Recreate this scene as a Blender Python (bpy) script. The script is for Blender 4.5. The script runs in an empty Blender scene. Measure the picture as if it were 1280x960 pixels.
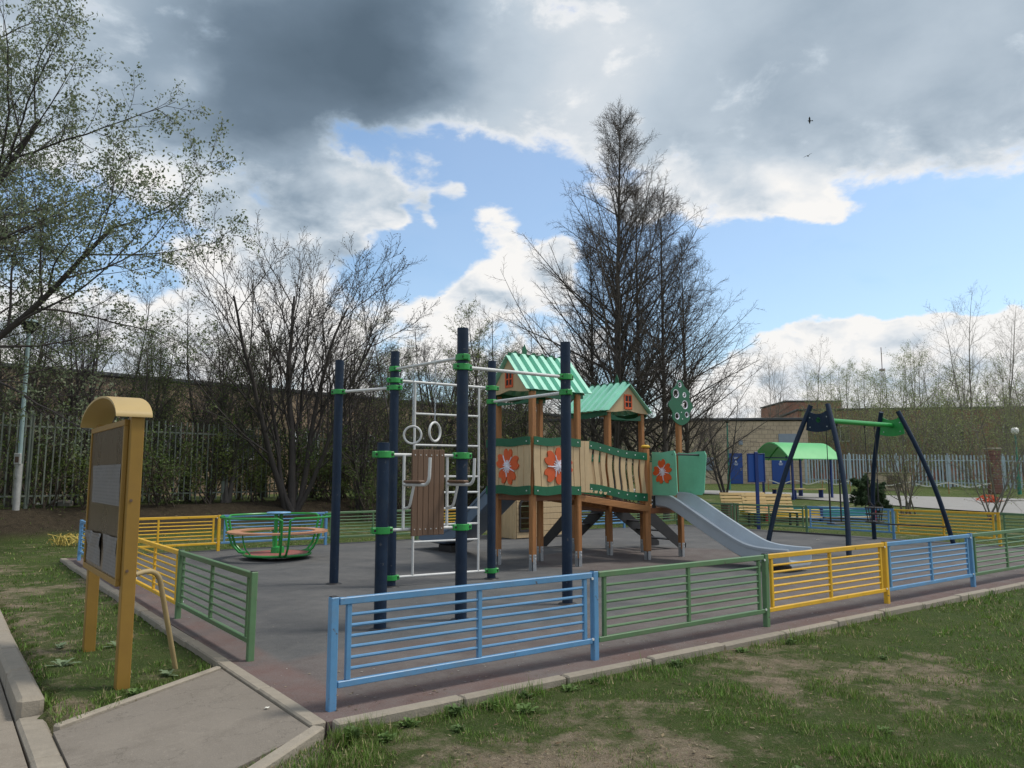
import bpy, math, random
import numpy as np
from mathutils import Vector, Matrix

# ------------------------------------------------------------------ camera, world, sun, exposure
S = bpy.context.scene
COL = S.collection
F, PITCH, EYE = 963.0, math.atan(114 / 963.0), 1.6          # focal length for a 1280 px wide picture
cam_d = bpy.data.cameras.new('camera'); cam = bpy.data.objects.new('camera', cam_d); COL.objects.link(cam)
cam_d.sensor_width = 36; cam_d.lens = F / 1280 * 36; cam_d.clip_end = 3000; cam_d.clip_start = .05
cam.location = (0, 0, EYE); cam.rotation_euler = (math.pi / 2 + PITCH, 0, 0)
S.camera = cam
S.view_settings.view_transform = 'Standard'; S.view_settings.look = 'None'
S.view_settings.exposure = 0.35; S.view_settings.gamma = 1.0; S.view_settings.use_curve_mapping = False
S.render.engine = 'CYCLES'
S.cycles.use_denoising = True
S.cycles.max_bounces = 6; S.cycles.diffuse_bounces = 3; S.cycles.glossy_bounces = 2; S.cycles.transmission_bounces = 4; S.cycles.transparent_max_bounces = 8

SUN_EL, SUN_AZ = math.radians(60), math.radians(84)         # azimuth clockwise from +Y (view direction)
sun_d = bpy.data.lights.new('sun', 'SUN'); sun_d.energy = 2.0; sun_d.angle = math.radians(12); sun_d.color = (1, .95, .87)
sun = bpy.data.objects.new('sun', sun_d); COL.objects.link(sun)
sun.rotation_euler = (math.pi / 2 - SUN_EL, 0, math.pi - SUN_AZ)

def ray_px(u, v):
    x, y = (u - 640) / F, -(v - 480) / F
    cp, sp = math.cos(PITCH), math.sin(PITCH)
    return np.array([x, cp - sp * y, sp + cp * y])

COVER = [(300, 40, 420, 130, .28), (900, 50, 420, 105, .24), (560, 225, 140, 62, -.60), (470, 185, 45, 32, -.22), (560, 315, 110, 42, -.46), (690, 270, 70, 34, -.32),
         (1090, 318, 260, 68, -.72), (930, 400, 90, 60, -.44), (1060, 385, 110, 26, -.32), (1220, 345, 120, 28, -.25), (1250, 300, 110, 44, -.34), (860, 300, 80, 60, -.22), (500, 300, 60, 70, -.22),
         (420, 245, 55, 50, .42), (518, 266, 26, 24, .62), (618, 285, 42, 40, .66), (650, 345, 60, 34, .50), (575, 378, 60, 24, .42), (510, 205, 34, 24, .3),
         (945, 240, 50, 30, .46), (1045, 262, 46, 22, .42), (1000, 225, 60, 26, .3), (980, 298, 20, 13, .45), (935, 340, 40, 26, .5), (1180, 438, 160, 32, .62), (1265, 395, 80, 36, .35), (1150, 372, 40, 8, .3), (700, 322, 36, 26, .30), (1190, 325, 60, 16, .34), (905, 300, 34, 22, .34), (1230, 262, 50, 16, .3), (560, 240, 24, 14, .42), (1100, 300, 40, 18, .40), (780, 262, 40, 18, .3), (470, 262, 22, 18, .3), (1190, 120, 240, 70, .16),
         (380, 330, 100, 55, .26), (120, 290, 100, 50, -.34), (250, 330, 60, 50, .1), (300, 430, 320, 40, .16), (1000, 450, 70, 34, .34)]
SHADE = [(400, 55, 165, 105, .46), (500, 40, 80, 85, .30), (300, 150, 130, 60, .14), (90, 80, 220, 150, .03), (1180, 140, 200, 70, .12), (700, 60, 150, 60, -.06),
         (460, 330, 60, 36, .38), (330, 280, 80, 40, .14), (430, 240, 40, 45, -.2), (640, 300, 60, 60, -.15), (210, 215, 60, 30, -.25), (560, 170, 60, 30, -.2), (1020, 240, 120, 40, -.2), (220, 110, 30, 20, -.22), (1150, 420, 160, 36, -.14), (650, 370, 60, 20, .10)]
def build_world():
    w = bpy.data.worlds.new('World'); S.world = w; w.use_nodes = True
    w.cycles.sampling_method = 'MANUAL'; w.cycles.sample_map_resolution = 512
    nt = w.node_tree; nt.nodes.clear(); N = nt.nodes.new; L = nt.links.new
    def val(x):
        return x
    def put(sock, x):
        if isinstance(x, (int, float)): sock.default_value = x
        elif isinstance(x, tuple): sock.default_value = x
        else: L(x, sock)
    def m(op, a, b=0.0, c=0.0, clamp=False):
        n = N('ShaderNodeMath'); n.operation = op; n.use_clamp = clamp
        put(n.inputs[0], a); put(n.inputs[1], b); put(n.inputs[2], c); return n.outputs[0]
    def vm(op, a, b):
        n = N('ShaderNodeVectorMath'); n.operation = op; put(n.inputs[0], a); put(n.inputs[1], b); return n.outputs[0]
    def noise(vec, scale, detail, rough, dist=0.0):
        n = N('ShaderNodeTexNoise'); put(n.inputs['Vector'], vec)
        n.inputs['Scale'].default_value = scale; n.inputs['Detail'].default_value = detail
        n.inputs['Roughness'].default_value = rough; n.inputs['Distortion'].default_value = dist
        return n.outputs['Fac']
    tc = N('ShaderNodeTexCoord').outputs['Generated']
    sx = N('ShaderNodeSeparateXYZ'); L(tc, sx.inputs[0])
    az = m('ARCTAN2', sx.outputs[0], sx.outputs[1]); el = m('ARCSINE', sx.outputs[2])
    p = vm('MULTIPLY', tc, (1.0, 1.0, 1.7))
    n1 = noise(p, 3.4, 12, .58, .15)
    lo = noise(vm('ADD', p, (3.1, 8.2, 1.7)), 3.0, 3, .5, .1)
    n3 = noise(vm('ADD', p, (5.1, 2.2, 7.7)), 11.0, 10, .60, .25)
    n4 = noise(vm('ADD', p, (5.112, 2.2, 7.73)), 11.0, 5, .55, .25)       # the same billows, shifted towards the light
    n5 = noise(vm('ADD', p, (5.1, 2.2, 7.7)), 11.0, 5, .55, .25)
    wx = noise(vm('ADD', p, (9.1, 4.2, 2.2)), 4.5, 6, .55); wy = noise(vm('ADD', p, (1.3, 7.2, 5.5)), 4.5, 6, .55)
    azw = m('MULTIPLY_ADD', m('SUBTRACT', wx, .5), .20, az); elw = m('MULTIPLY_ADD', m('SUBTRACT', wy, .5), .13, el)
    def field(start, blobs):
        D = start
        for (u, v, wu, wv, amt) in blobs:                                  # clouds and gaps as directions: x, y, half width, half height, amount
            d = ray_px(u, v); d /= np.linalg.norm(d)
            a0, e0 = math.atan2(d[0], d[1]), math.asin(d[2])
            x = m('MULTIPLY', m('SUBTRACT', azw, a0), F / wu); y = m('MULTIPLY', m('SUBTRACT', elw, e0), F / wv)
            q = m('MULTIPLY_ADD', x, x, m('MULTIPLY', y, y))
            D = m('MULTIPLY_ADD', m('EXPONENT', m('MULTIPLY', q, -.8)), amt, D)
        return D
    def sst(x, lo_, hi_):
        n = N('ShaderNodeMapRange'); n.interpolation_type = 'SMOOTHSTEP'; put(n.inputs['Value'], x)
        n.inputs['From Min'].default_value = lo_; n.inputs['From Max'].default_value = hi_; return n.outputs[0]
    D = m('MULTIPLY_ADD', m('SUBTRACT', n1, .5), 1.0, .47)
    D = m('MULTIPLY_ADD', m('SUBTRACT', n3, .5), .95, D)
    D = field(D, COVER)
    cover = sst(D, .335, .535)
    edge = sst(D, .66, .40)
    T = m('MULTIPLY_ADD', sst(el, .12, .42), .29, .05)
    T = m('MULTIPLY_ADD', m('SUBTRACT', lo, .5), .55, T)
    T = m('MULTIPLY_ADD', m('SUBTRACT', n1, .5), .30, T)
    T = m('MULTIPLY_ADD', m('SUBTRACT', n3, .5), .10, T)
    T = field(T, SHADE)
    T = m('MULTIPLY_ADD', m('MULTIPLY', m('SUBTRACT', n5, n4), sst(el, .50, .22)), -1.3, T)
    T = m('MULTIPLY_ADD', edge, -.24, T)
    rp = N('ShaderNodeValToRGB'); cr = rp.color_ramp
    L(T, rp.inputs[0])
    cr.elements[0].position = .0; cr.elements[0].color = (.745, .735, .72, 1)
    cr.elements[1].position = 1.0; cr.elements[1].color = (.082, .118, .158, 1)
    for ps, c in ((.16, (.62, .645, .67)), (.34, (.41, .475, .54)), (.55, (.235, .30, .37)), (.78, (.125, .172, .225))):
        e = cr.elements.new(ps); e.color = (*c, 1)
    sky = N('ShaderNodeTexSky'); sky.sky_type = 'NISHITA'; sky.sun_disc = False
    sky.sun_elevation = SUN_EL; sky.sun_rotation = SUN_AZ; sky.altitude = 150; sky.air_density = 1.0; sky.dust_density = 1.6; sky.ozone_density = .9
    b1 = N('ShaderNodeBackground'); L(vm('MULTIPLY', sky.outputs[0], (.90, 1.0, 1.02)), b1.inputs[0]); b1.inputs[1].default_value = .15
    b2 = N('ShaderNodeBackground'); L(rp.outputs[0], b2.inputs[0]); b2.inputs[1].default_value = 1.0
    mx = N('ShaderNodeMixShader'); L(m('MULTIPLY_ADD', cover, .92, .08), mx.inputs[0]); L(b1.outputs[0], mx.inputs[1]); L(b2.outputs[0], mx.inputs[2])
    out = N('ShaderNodeOutputWorld'); L(mx.outputs[0], out.inputs[0])
build_world()

# ------------------------------------------------------------------ frames of reference
rnd = random.Random(11); RG = np.random.default_rng(7)
ANG = math.radians(36.7)                                     # the playground's long side
E1 = np.array([math.cos(ANG), math.sin(ANG), 0]); E2 = np.array([-math.sin(ANG), math.cos(ANG), 0])
ORG = np.array([-1.24, 5.50, 0])
def W(u, v, z=0.0): return ORG + u * E1 + v * E2 + np.array([0, 0, z])
def UV(x, y):
    dx, dy = x - ORG[0], y - ORG[1]
    return dx * E1[0] + dy * E1[1], dx * E2[0] + dy * E2[1]
FA, FB = np.array([-21.0, 12.3]), np.array([11.0, 52.6])     # line of the old paling fence on the left
FD = (FB - FA) / np.linalg.norm(FB - FA); FN = np.array([-FD[1], FD[0]])
def sstep(a, b, x):
    t = np.clip((np.asarray(x, float) - a) / (b - a), 0, 1); return t * t * (3 - 2 * t)
def TZ(x, y):                                                # terrain height
    x = np.asarray(x, float); y = np.asarray(y, float)
    ramp = np.clip(y - 27, 0, 34) * .035 * sstep(26, 34, y)
    s = (x - FA[0]) * FN[0] + (y - FA[1]) * FN[1]
    bank = .72 * sstep(-2.7, -.2, s)
    return np.maximum(ramp, bank * (1 - sstep(34, 46, y)) + ramp * sstep(34, 46, y)) - .05
def at(u_px, depth):
    x = (u_px - 640) / F * (depth * math.cos(PITCH) - 0.0) * 1.0
    return np.array([x, depth, float(TZ(x, depth))])

# ------------------------------------------------------------------ object helpers
def link(o):
    COL.objects.link(o); return o
def tag(o, label=None, cat=None, group=None, kind=None):
    if label: o['label'] = label
    if cat: o['category'] = cat
    if group: o['group'] = group
    if kind: o['kind'] = kind
    return o
def thing(name, label, cat, loc=(0, 0, 0), rz=0.0, group=None):
    o = link(bpy.data.objects.new(name, None)); o.location = tuple(loc); o.rotation_euler = (0, 0, rz); o.empty_display_size = .2
    return tag(o, label, cat, group)
def obj(name, me, parent=None, loc=None, rz=None, scale=None):
    o = link(bpy.data.objects.new(name, me))
    if parent: o.parent = parent
    if loc is not None: o.location = tuple(loc)
    if rz is not None: o.rotation_euler = (0, 0, rz)
    if scale is not None: o.scale = (scale,) * 3 if isinstance(scale, (int, float)) else scale
    return o
KIDS = {}
def copy_tree(o, parent=None):
    c = o.copy(); link(c); c.parent = parent
    for ch in o.children: copy_tree(ch, c)
    return c
def np_mesh(name, V, quads=None, tris=None, mat=None, smooth=True, col=None):
    me = bpy.data.meshes.new(name)
    V = np.asarray(V, np.float32).reshape(-1, 3)
    me.vertices.add(len(V)); me.vertices.foreach_set('co', V.ravel())
    idx, tot = [], []
    if quads is not None and len(quads): idx.append(np.asarray(quads, np.int32).ravel()); tot.append(np.full(len(quads), 4, np.int32))
    if tris is not None and len(tris): idx.append(np.asarray(tris, np.int32).ravel()); tot.append(np.full(len(tris), 3, np.int32))
    idx = np.concatenate(idx); tot = np.concatenate(tot)
    me.loops.add(len(idx)); me.loops.foreach_set('vertex_index', idx)
    me.polygons.add(len(tot)); st = np.concatenate([[0], np.cumsum(tot)[:-1]]).astype(np.int32)
    me.polygons.foreach_set('loop_start', st)
    try: me.polygons.foreach_set('loop_total', tot)
    except Exception: pass
    me.polygons.foreach_set('use_smooth', np.full(len(tot), smooth))
    if col is not None:
        at_ = me.attributes.new('tint', 'FLOAT_COLOR', 'POINT'); at_.data.foreach_set('color', np.asarray(col, np.float32).ravel())
    me.update(calc_edges=True)
    if mat: me.materials.append(mat)
    return me
class MB:
    """collects shapes and makes one mesh of them"""
    def __init__(s, off=(0, 0, 0)): s.v = []; s.f = []; s.off = Vector(off)
    def add(s, vs, fs):
        b = len(s.v); s.v += [Vector(p) + s.off for p in vs]; s.f += [tuple(i + b for i in f) for f in fs]; return s
    def box(s, c, d, R=None, bev=0.0):
        a = [x / 2 for x in d]; c = Vector(c); vs = []; fs = []
        if bev <= 0:
            vs = [Vector((x * a[0], y * a[1], z * a[2])) for x in (-1, 1) for y in (-1, 1) for z in (-1, 1)]
            fs = [(0, 1, 3, 2), (4, 6, 7, 5), (0, 4, 5, 1), (2, 3, 7, 6), (0, 2, 6, 4), (1, 5, 7, 3)]
        else:
            b = min(bev, min(a) * .9); ix = {}
            for sg in [(x, y, z) for x in (-1, 1) for y in (-1, 1) for z in (-1, 1)]:
                for k in range(3):
                    p = [sg[i] * (a[i] if i == k else a[i] - b) for i in range(3)]
                    ix[(sg, k)] = len(vs); vs.append(Vector(p))
            for k in range(3):
                i, j = [q for q in range(3) if q != k]
                for sk in (-1, 1):
                    cyc = []
                    for si, sj in ((-1, -1), (1, -1), (1, 1), (-1, 1)):
                        t = [0, 0, 0]; t[k] = sk; t[i] = si; t[j] = sj; cyc.append(ix[(tuple(t), k)])
                    fs.append(tuple(cyc))
                for si in (-1, 1):
                    for sj in (-1, 1):
                        t0 = [0, 0, 0]; t0[k] = -1; t0[i] = si; t0[j] = sj; t1 = list(t0); t1[k] = 1
                        fs.append((ix[(tuple(t0), i)], ix[(tuple(t1), i)], ix[(tuple(t1), j)], ix[(tuple(t0), j)]))
            for sg in [(x, y, z) for x in (-1, 1) for y in (-1, 1) for z in (-1, 1)]:
                fs.append((ix[(sg, 0)], ix[(sg, 1)], ix[(sg, 2)]))
        if R is not None: vs = [R @ p for p in vs]
        return s.add([p + c for p in vs], fs)
    def bar(s, p0, p1, w, h, bev=0.0, up=(0, 0, 1)):       # rectangular bar between two points; w across, h along up
        p0, p1 = Vector(p0), Vector(p1); x = (p1 - p0); L = x.length; x.normalize()
        upv = Vector(up)
        if abs(x.dot(upv)) > .98: upv = Vector((0, 1, 0))
        y = upv.cross(x).normalized(); z = x.cross(y)
        R = Matrix((x, y, z)).transposed()
        return s.box((p0 + p1) / 2, (L, w, h), R, bev)
    def tube(s, path, r, n=8, closed=False, caps=True):
        P = [Vector(p) for p in path]; m = len(P)
        rr = r if isinstance(r, (list, tuple)) else [r] * m
        T = []
        for i in range(m):
            a = P[(i - 1) % m] if (closed or i > 0) else P[i]; b = P[(i + 1) % m] if (closed or i < m - 1) else P[i]
            T.append((b - a).normalized())
        ref = Vector((0, 0, 1)) if abs(T[0].z) < .9 else Vector((0, 1, 0))
        U = (ref - T[0] * ref.dot(T[0])).normalized(); vs = []
        for i in range(m):
            U = (U - T[i] * U.dot(T[i])).normalized(); V2 = T[i].cross(U)
            for k in range(n):
                a = 2 * math.pi * k / n; vs.append(P[i] + (U * math.cos(a) + V2 * math.sin(a)) * rr[i])
        fs = []
        for i in range(m if closed else m - 1):
            j = (i + 1) % m
            for k in range(n): fs.append((i * n + k, i * n + (k + 1) % n, j * n + (k + 1) % n, j * n + k))
        if caps and not closed: fs += [tuple(range(n))[::-1], tuple((m - 1) * n + k for k in range(n))]
        return s.add(vs, fs)
    def cyl(s, p0, p1, r, n=12, r1=None): return s.tube([p0, p1], [r, r if r1 is None else r1], n)
    def lathe(s, prof, n=24, c=(0, 0, 0)):
        vs = []; fs = []
        for (r, z) in prof:
            for k in range(n): a = 2 * math.pi * k / n; vs.append((c[0] + r * math.cos(a), c[1] + r * math.sin(a), c[2] + z))
        for i in range(len(prof) - 1):
            for k in range(n): fs.append((i * n + k, i * n + (k + 1) % n, (i + 1) * n + (k + 1) % n, (i + 1) * n + k))
        if prof[0][0] > 1e-6: fs.append(tuple(range(n))[::-1])
        if prof[-1][0] > 1e-6: fs.append(tuple((len(prof) - 1) * n + k for k in range(n)))
        return s.add(vs, fs)
    def prism(s, poly, o, ax, ay, th):                     # polygon in the plane (ax, ay) at o, thickened along ax x ay
        o, ax, ay = Vector(o), Vector(ax), Vector(ay); nz = ax.cross(ay).normalized() * th; n = len(poly)
        vs = [o + ax * a + ay * b for a, b in poly]; vs += [p + nz for p in vs]
        fs = [tuple(range(n))[::-1], tuple(range(n, 2 * n))] + [(i, (i + 1) % n, n + (i + 1) % n, n + i) for i in range(n)]
        return s.add(vs, fs)
    def mesh(s, name, mat, smooth=False):
        me = bpy.data.meshes.new(name); me.from_pydata([tuple(p) for p in s.v], [], s.f)
        if smooth:
            me.polygons.foreach_set('use_smooth', [True] * len(me.polygons))
            me.update()
            try: me.set_sharp_from_angle(angle=math.radians(40))
            except Exception: pass
        me.update(); me.materials.append(mat); return me
    def build(s, name, mat, parent=None, smooth=False): return obj(name, s.mesh(name, mat, smooth), parent)
GOOD_QUADS = True

# ------------------------------------------------------------------ materials
def nodes(name):
    m = bpy.data.materials.new(name); m.use_nodes = True; nt = m.node_tree
    b = nt.nodes['Principled BSDF']; return m, nt, b
def mat(name, col, rough=.5, var=.12, scale=6.0, bump=0.0, bscale=None, metal=0.0, spec=.5, dirt=0.0, dirtcol=(.16, .13, .10), objvar=.06, stretch=(1, 1, 1), chip=0.0, chipcol=(.10, .075, .06)):
    m, nt, b = nodes(name); N = nt.nodes.new; L = nt.links.new
    tc = N('ShaderNodeTexCoord'); mp = N('ShaderNodeMapping'); L(tc.outputs['Object'], mp.inputs[0]); mp.inputs['Scale'].default_value = stretch
    n1 = N('ShaderNodeTexNoise'); L(mp.outputs[0], n1.inputs['Vector']); n1.inputs['Scale'].default_value = scale; n1.inputs['Detail'].default_value = 6; n1.inputs['Roughness'].default_value = .65
    mr = N('ShaderNodeMapRange'); L(n1.outputs['Fac'], mr.inputs[0]); mr.inputs['From Min'].default_value = .3; mr.inputs['From Max'].default_value = .7
    mr.inputs['To Min'].default_value = 1 - var; mr.inputs['To Max'].default_value = 1 + var
    oi = N('ShaderNodeObjectInfo'); mo = N('ShaderNodeMapRange'); L(oi.outputs['Random'], mo.inputs[0]); mo.inputs['To Min'].default_value = 1 - objvar; mo.inputs['To Max'].default_value = 1 + objvar
    mm = N('ShaderNodeMath'); mm.operation = 'MULTIPLY'; L(mr.outputs[0], mm.inputs[0]); L(mo.outputs[0], mm.inputs[1])
    vs = N('ShaderNodeVectorMath'); vs.operation = 'SCALE'; vs.inputs[0].default_value = col; L(mm.outputs[0], vs.inputs['Scale'])
    out = vs.outputs[0]
    if dirt > 0:
        n2 = N('ShaderNodeTexNoise'); L(tc.outputs['Object'], n2.inputs['Vector']); n2.inputs['Scale'].default_value = scale * .35 + 1.3; n2.inputs['Detail'].default_value = 8; n2.inputs['Roughness'].default_value = .72
        r2 = N('ShaderNodeMapRange'); L(n2.outputs['Fac'], r2.inputs[0]); r2.inputs['From Min'].default_value = .48; r2.inputs['From Max'].default_value = .72; r2.inputs['To Max'].default_value = dirt
        mx = N('ShaderNodeMix'); mx.data_type = 'RGBA'; L(r2.outputs[0], mx.inputs[0]); L(out, mx.inputs[6]); mx.inputs[7].default_value = (*dirtcol, 1); out = mx.outputs[2]
    if chip > 0:
        n3 = N('ShaderNodeTexNoise'); L(tc.outputs['Object'], n3.inputs['Vector']); n3.inputs['Scale'].default_value = 17; n3.inputs['Detail'].default_value = 9; n3.inputs['Roughness'].default_value = .62
        r3 = N('ShaderNodeMapRange'); L(n3.outputs['Fac'], r3.inputs[0]); r3.inputs['From Min'].default_value = .655; r3.inputs['From Max'].default_value = .68; r3.inputs['To Max'].default_value = chip
        m3 = N('ShaderNodeMix'); m3.data_type = 'RGBA'; L(r3.outputs[0], m3.inputs[0]); L(out, m3.inputs[6]); m3.inputs[7].default_value = (*chipcol, 1); out = m3.outputs[2]
    L(out, b.inputs['Base Color'])
    rr = N('ShaderNodeMapRange'); L(n1.outputs['Fac'], rr.inputs[0]); rr.inputs['To Min'].default_value = max(0, rough - .1); rr.inputs['To Max'].default_value = min(1, rough + .12); L(rr.outputs[0], b.inputs['Roughness'])
    b.inputs['Metallic'].default_value = metal; b.inputs['Specular IOR Level'].default_value = spec
    if bump > 0:
        nb = N('ShaderNodeTexNoise'); L(mp.outputs[0], nb.inputs['Vector']); nb.inputs['Scale'].default_value = bscale or scale * 6; nb.inputs['Detail'].default_value = 5
        bp = N('ShaderNodeBump'); L(nb.outputs['Fac'], bp.inputs['Height']); bp.inputs['Strength'].default_value = min(1, bump); bp.inputs['Distance'].default_value = .01; L(bp.outputs[0], b.inputs['Normal'])
    return m
M = {}
M['f_blue'] = mat('fence_blue_paint', (.105, .265, .46), .42, .10, 5, .08, dirt=.4, dirtcol=(.17, .19, .2), chip=.85)
M['f_green'] = mat('fence_green_paint', (.095, .185, .085), .45, .10, 5, .08, dirt=.4, dirtcol=(.16, .15, .1), chip=.85)
M['f_yellow'] = mat('fence_yellow_paint', (.70, .40, .022), .42, .08, 5, .08, dirt=.4, dirtcol=(.3, .2, .07), chip=.85)
M['navy'] = mat('navy_powder_coat', (.0065, .019, .043), .5, .15, 8, .05, spec=.3, dirt=.28, dirtcol=(.045, .055, .062), chip=.5, chipcol=(.10, .10, .10))
M['clamp'] = mat('green_clamp_plastic', (.022, .27, .05), .4, .10, 8)
M['white'] = mat('white_painted_steel', (.60, .60, .58), .4, .07, 9, dirt=.3, dirtcol=(.32, .29, .25))
M['darkhole'] = mat('black_rubber', (.012, .012, .013), .6)
M['galv'] = mat('galvanised_steel', (.42, .44, .46), .38, .15, 14, metal=.75)
M['bolt'] = mat('bolt_steel', (.75, .75, .74), .35, .05, 9, metal=.3)
M['wpc'] = mat('brown_board', (.135, .078, .046), .65, .16, 5, .2, 40, stretch=(6, 6, .6))
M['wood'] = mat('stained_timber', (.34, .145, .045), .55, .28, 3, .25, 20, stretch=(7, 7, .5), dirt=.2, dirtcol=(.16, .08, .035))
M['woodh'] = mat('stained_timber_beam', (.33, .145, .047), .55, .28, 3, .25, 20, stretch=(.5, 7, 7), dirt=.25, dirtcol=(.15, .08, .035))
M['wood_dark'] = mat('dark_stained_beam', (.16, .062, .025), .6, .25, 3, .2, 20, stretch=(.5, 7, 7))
M['plank'] = mat('cream_ply_plank', (.53, .385, .215), .5, .09, 4, .1, 30, stretch=(4, 4, .6), dirt=.3, dirtcol=(.33, .23, .13))
M['dgreen'] = mat('dark_green_ply', (.004, .105, .045), .4, .12, 6, dirt=.12, dirtcol=(.05, .13, .08))
M['lgreen'] = mat('light_green_ply', (.17, .50, .32), .42, .08, 5, dirt=.2, dirtcol=(.14, .3, .2))
M['mint'] = mat('mint_roof_sheet', (.29, .66, .49), .42, .08, 4, dirt=.22, dirtcol=(.2, .42, .31))
M['orange'] = mat('orange_flower_ply', (.62, .095, .018), .42, .08, 8, dirt=.15, dirtcol=(.4, .1, .04))
M['stamen'] = mat('pale_stamen', (.68, .66, .72), .45, .05, 8)
M['slide'] = mat('grey_slide_plastic', (.36, .405, .445), .33, .06, 3, dirt=.25, dirtcol=(.27, .29, .3))
M['slide2'] = mat('shaded_slide_plastic', (.13, .18, .25), .33, .08, 3, dirt=.25, dirtcol=(.17, .19, .2))  # darker than the front slide: its shading is put into the colour
M['black'] = mat('black_hpl', (.018, .017, .018), .5, .15, 5, dirt=.3, dirtcol=(.06, .05, .045))
M['cap'] = mat('yellow_cap', (.62, .37, .03), .4)
M['ochre'] = mat('ochre_paint', (.235, .132, .017), .55, .10, 4, .06, dirt=.25, dirtcol=(.25, .13, .03))
M['cream_tube'] = mat('cream_tube_paint', (.36, .27, .13), .5, .10, 5, dirt=.3, dirtcol=(.3, .2, .1))
M['hood'] = mat('pale_yellow_sheet', (.43, .305, .12), .5, .07, 3, dirt=.2, dirtcol=(.45, .33, .15))
M['boardply'] = mat('weathered_board', (.055, .038, .022), .28, .25, 4, .2, 25, stretch=(1, 1, .3))
M['paper'] = mat('faded_paper', (.135, .132, .132), .5, .10, 5, .2, 6, dirt=.3, dirtcol=(.2, .18, .16))
def add_print(m):
    nt = m.node_tree; N = nt.nodes.new; L = nt.links.new; b = nt.nodes['Principled BSDF']; src = b.inputs['Base Color'].links[0].from_socket
    tc = N('ShaderNodeTexCoord'); sp = N('ShaderNodeSeparateXYZ'); L(tc.outputs['Object'], sp.inputs[0])
    def mt(op, a, c=0.0):
        n = N('ShaderNodeMath'); n.operation = op
        for i, x in enumerate((a, c)):
            if isinstance(x, (int, float)): n.inputs[i].default_value = x
            else: L(x, n.inputs[i])
        return n.outputs[0]
    z = mt('MULTIPLY', sp.outputs[2], 34.0); row = mt('FLOOR', z); inrow = mt('LESS_THAN', mt('FRACT', z), .42)
    cb = N('ShaderNodeCombineXYZ'); L(mt('MULTIPLY', sp.outputs[1], 42.0), cb.inputs[0]); L(mt('MULTIPLY', row, 7.31), cb.inputs[1])
    n = N('ShaderNodeTexNoise'); L(cb.outputs[0], n.inputs['Vector']); n.inputs['Scale'].default_value = 1.0; n.inputs['Detail'].default_value = 2
    f = mt('MULTIPLY', mt('MULTIPLY', inrow, mt('GREATER_THAN', n.outputs['Fac'], .46)), .38)
    mx = N('ShaderNodeMix'); mx.data_type = 'RGBA'; L(f, mx.inputs[0]); L(src, mx.inputs[6]); mx.inputs[7].default_value = (.05, .05, .055, 1); L(mx.outputs[2], b.inputs['Base Color'])
add_print(M['paper'])
M['teal_lamp'] = mat('pale_teal_paint', (.26, .36, .36), .5, .12, 3, dirt=.35, dirtcol=(.3, .29, .25))
M['lamp_cap'] = mat('dark_lamp_glass', (.03, .035, .04), .25)
M['lampwhite'] = mat('whitewashed_sleeve', (.42, .42, .40), .8, .2, 5, .3, dirt=.5, dirtcol=(.2, .18, .16))
M['rust'] = mat('rusty_steel', (.12, .075, .05), .8, .3, 9)
M['cgreen'] = mat('carousel_green', (.02, .255, .045), .35, .10, 7, dirt=.2, dirtcol=(.05, .16, .06))
M['ply_tan'] = mat('tan_seat_ply', (.50, .25, .14), .45, .15, 5, dirt=.6, dirtcol=(.42, .15, .10))
M['redfloor'] = mat('red_chequer_floor', (.27, .085, .07), .6, .15, 12, dirt=.35, dirtcol=(.25, .17, .14))
M['bluedisc'] = mat('blue_plastic', (.16, .36, .58), .4)
M['blue'] = mat('deep_blue_paint', (.005, .07, .32), .4, .10, 3)
M['bluedark'] = mat('dark_blue_paint', (.006, .028, .15), .45, .10, 3)
M['canopy'] = mat('green_polycarbonate', (.085, .42, .12), .35, .07, 2)
M['benchwood'] = mat('varnished_bench_slat', (.52, .36, .15), .5, .15, 3, .1, 20, stretch=(.6, 6, 6))
M['binwood'] = mat('grey_brown_wood', (.155, .105, .07), .7, .2, 4)
M['concrete'] = mat('concrete_kerb', (.275, .238, .185), .85, .16, 5, .5, 60, dirt=.5, dirtcol=(.17, .145, .11), objvar=.08)
M['teal'] = mat('teal_panel', (.03, .22, .21), .45); M['yel2'] = mat('yellow_panel', (.62, .42, .03), .45); M['red'] = mat('red_panel', (.5, .03, .03), .45)
M['pale_l'] = mat('grey_green_pale', (.125, .148, .120), .65, .18, 3, dirt=.35, dirtcol=(.18, .15, .11), objvar=.14)
M['pale_r'] = mat('light_blue_grey_pale', (.43, .52, .56), .6, .12, 3, dirt=.2, dirtcol=(.3, .32, .3), objvar=.10)
M['brickpost'] = mat('red_brown_post', (.165, .075, .058), .8, .2, 6)
M['lampgreen'] = mat('green_lamp_paint', (.025, .20, .13), .5); M['globe'] = mat('milky_globe', (.75, .74, .68), .3)
M['door'] = mat('blue_door_paint', (.004, .055, .27), .4, .08, 2); M['sign_white'] = mat('white_lettering', (.75, .76, .78), .5)
M['shutter'] = mat('grey_shutter', (.26, .30, .35), .55, .08, 2); M['roofedge'] = mat('dark_roof_edge', (.06, .065, .07), .7)
M['netting'] = mat('orange_netting', (.60, .10, .035), .7, .3, 9)
M['mast'] = mat('mast_red_white', (.38, .30, .30), .6)
M['bird'] = mat('dark_feathers', (.03, .03, .035), .7)
M['stone'] = mat('grey_stone', (.24, .22, .19), .9, .2, 8, .6, 40)
M['tape'] = mat('barrier_tape', (.75, .72, .62), .5)
M['glass'] = mat('window_glass', (.05, .06, .07), .12); M['wframe'] = mat('white_window_frame', (.7, .71, .72), .5)
M['dry'] = mat('dry_stems', (.52, .40, .10), .8, .25, 9)

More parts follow.
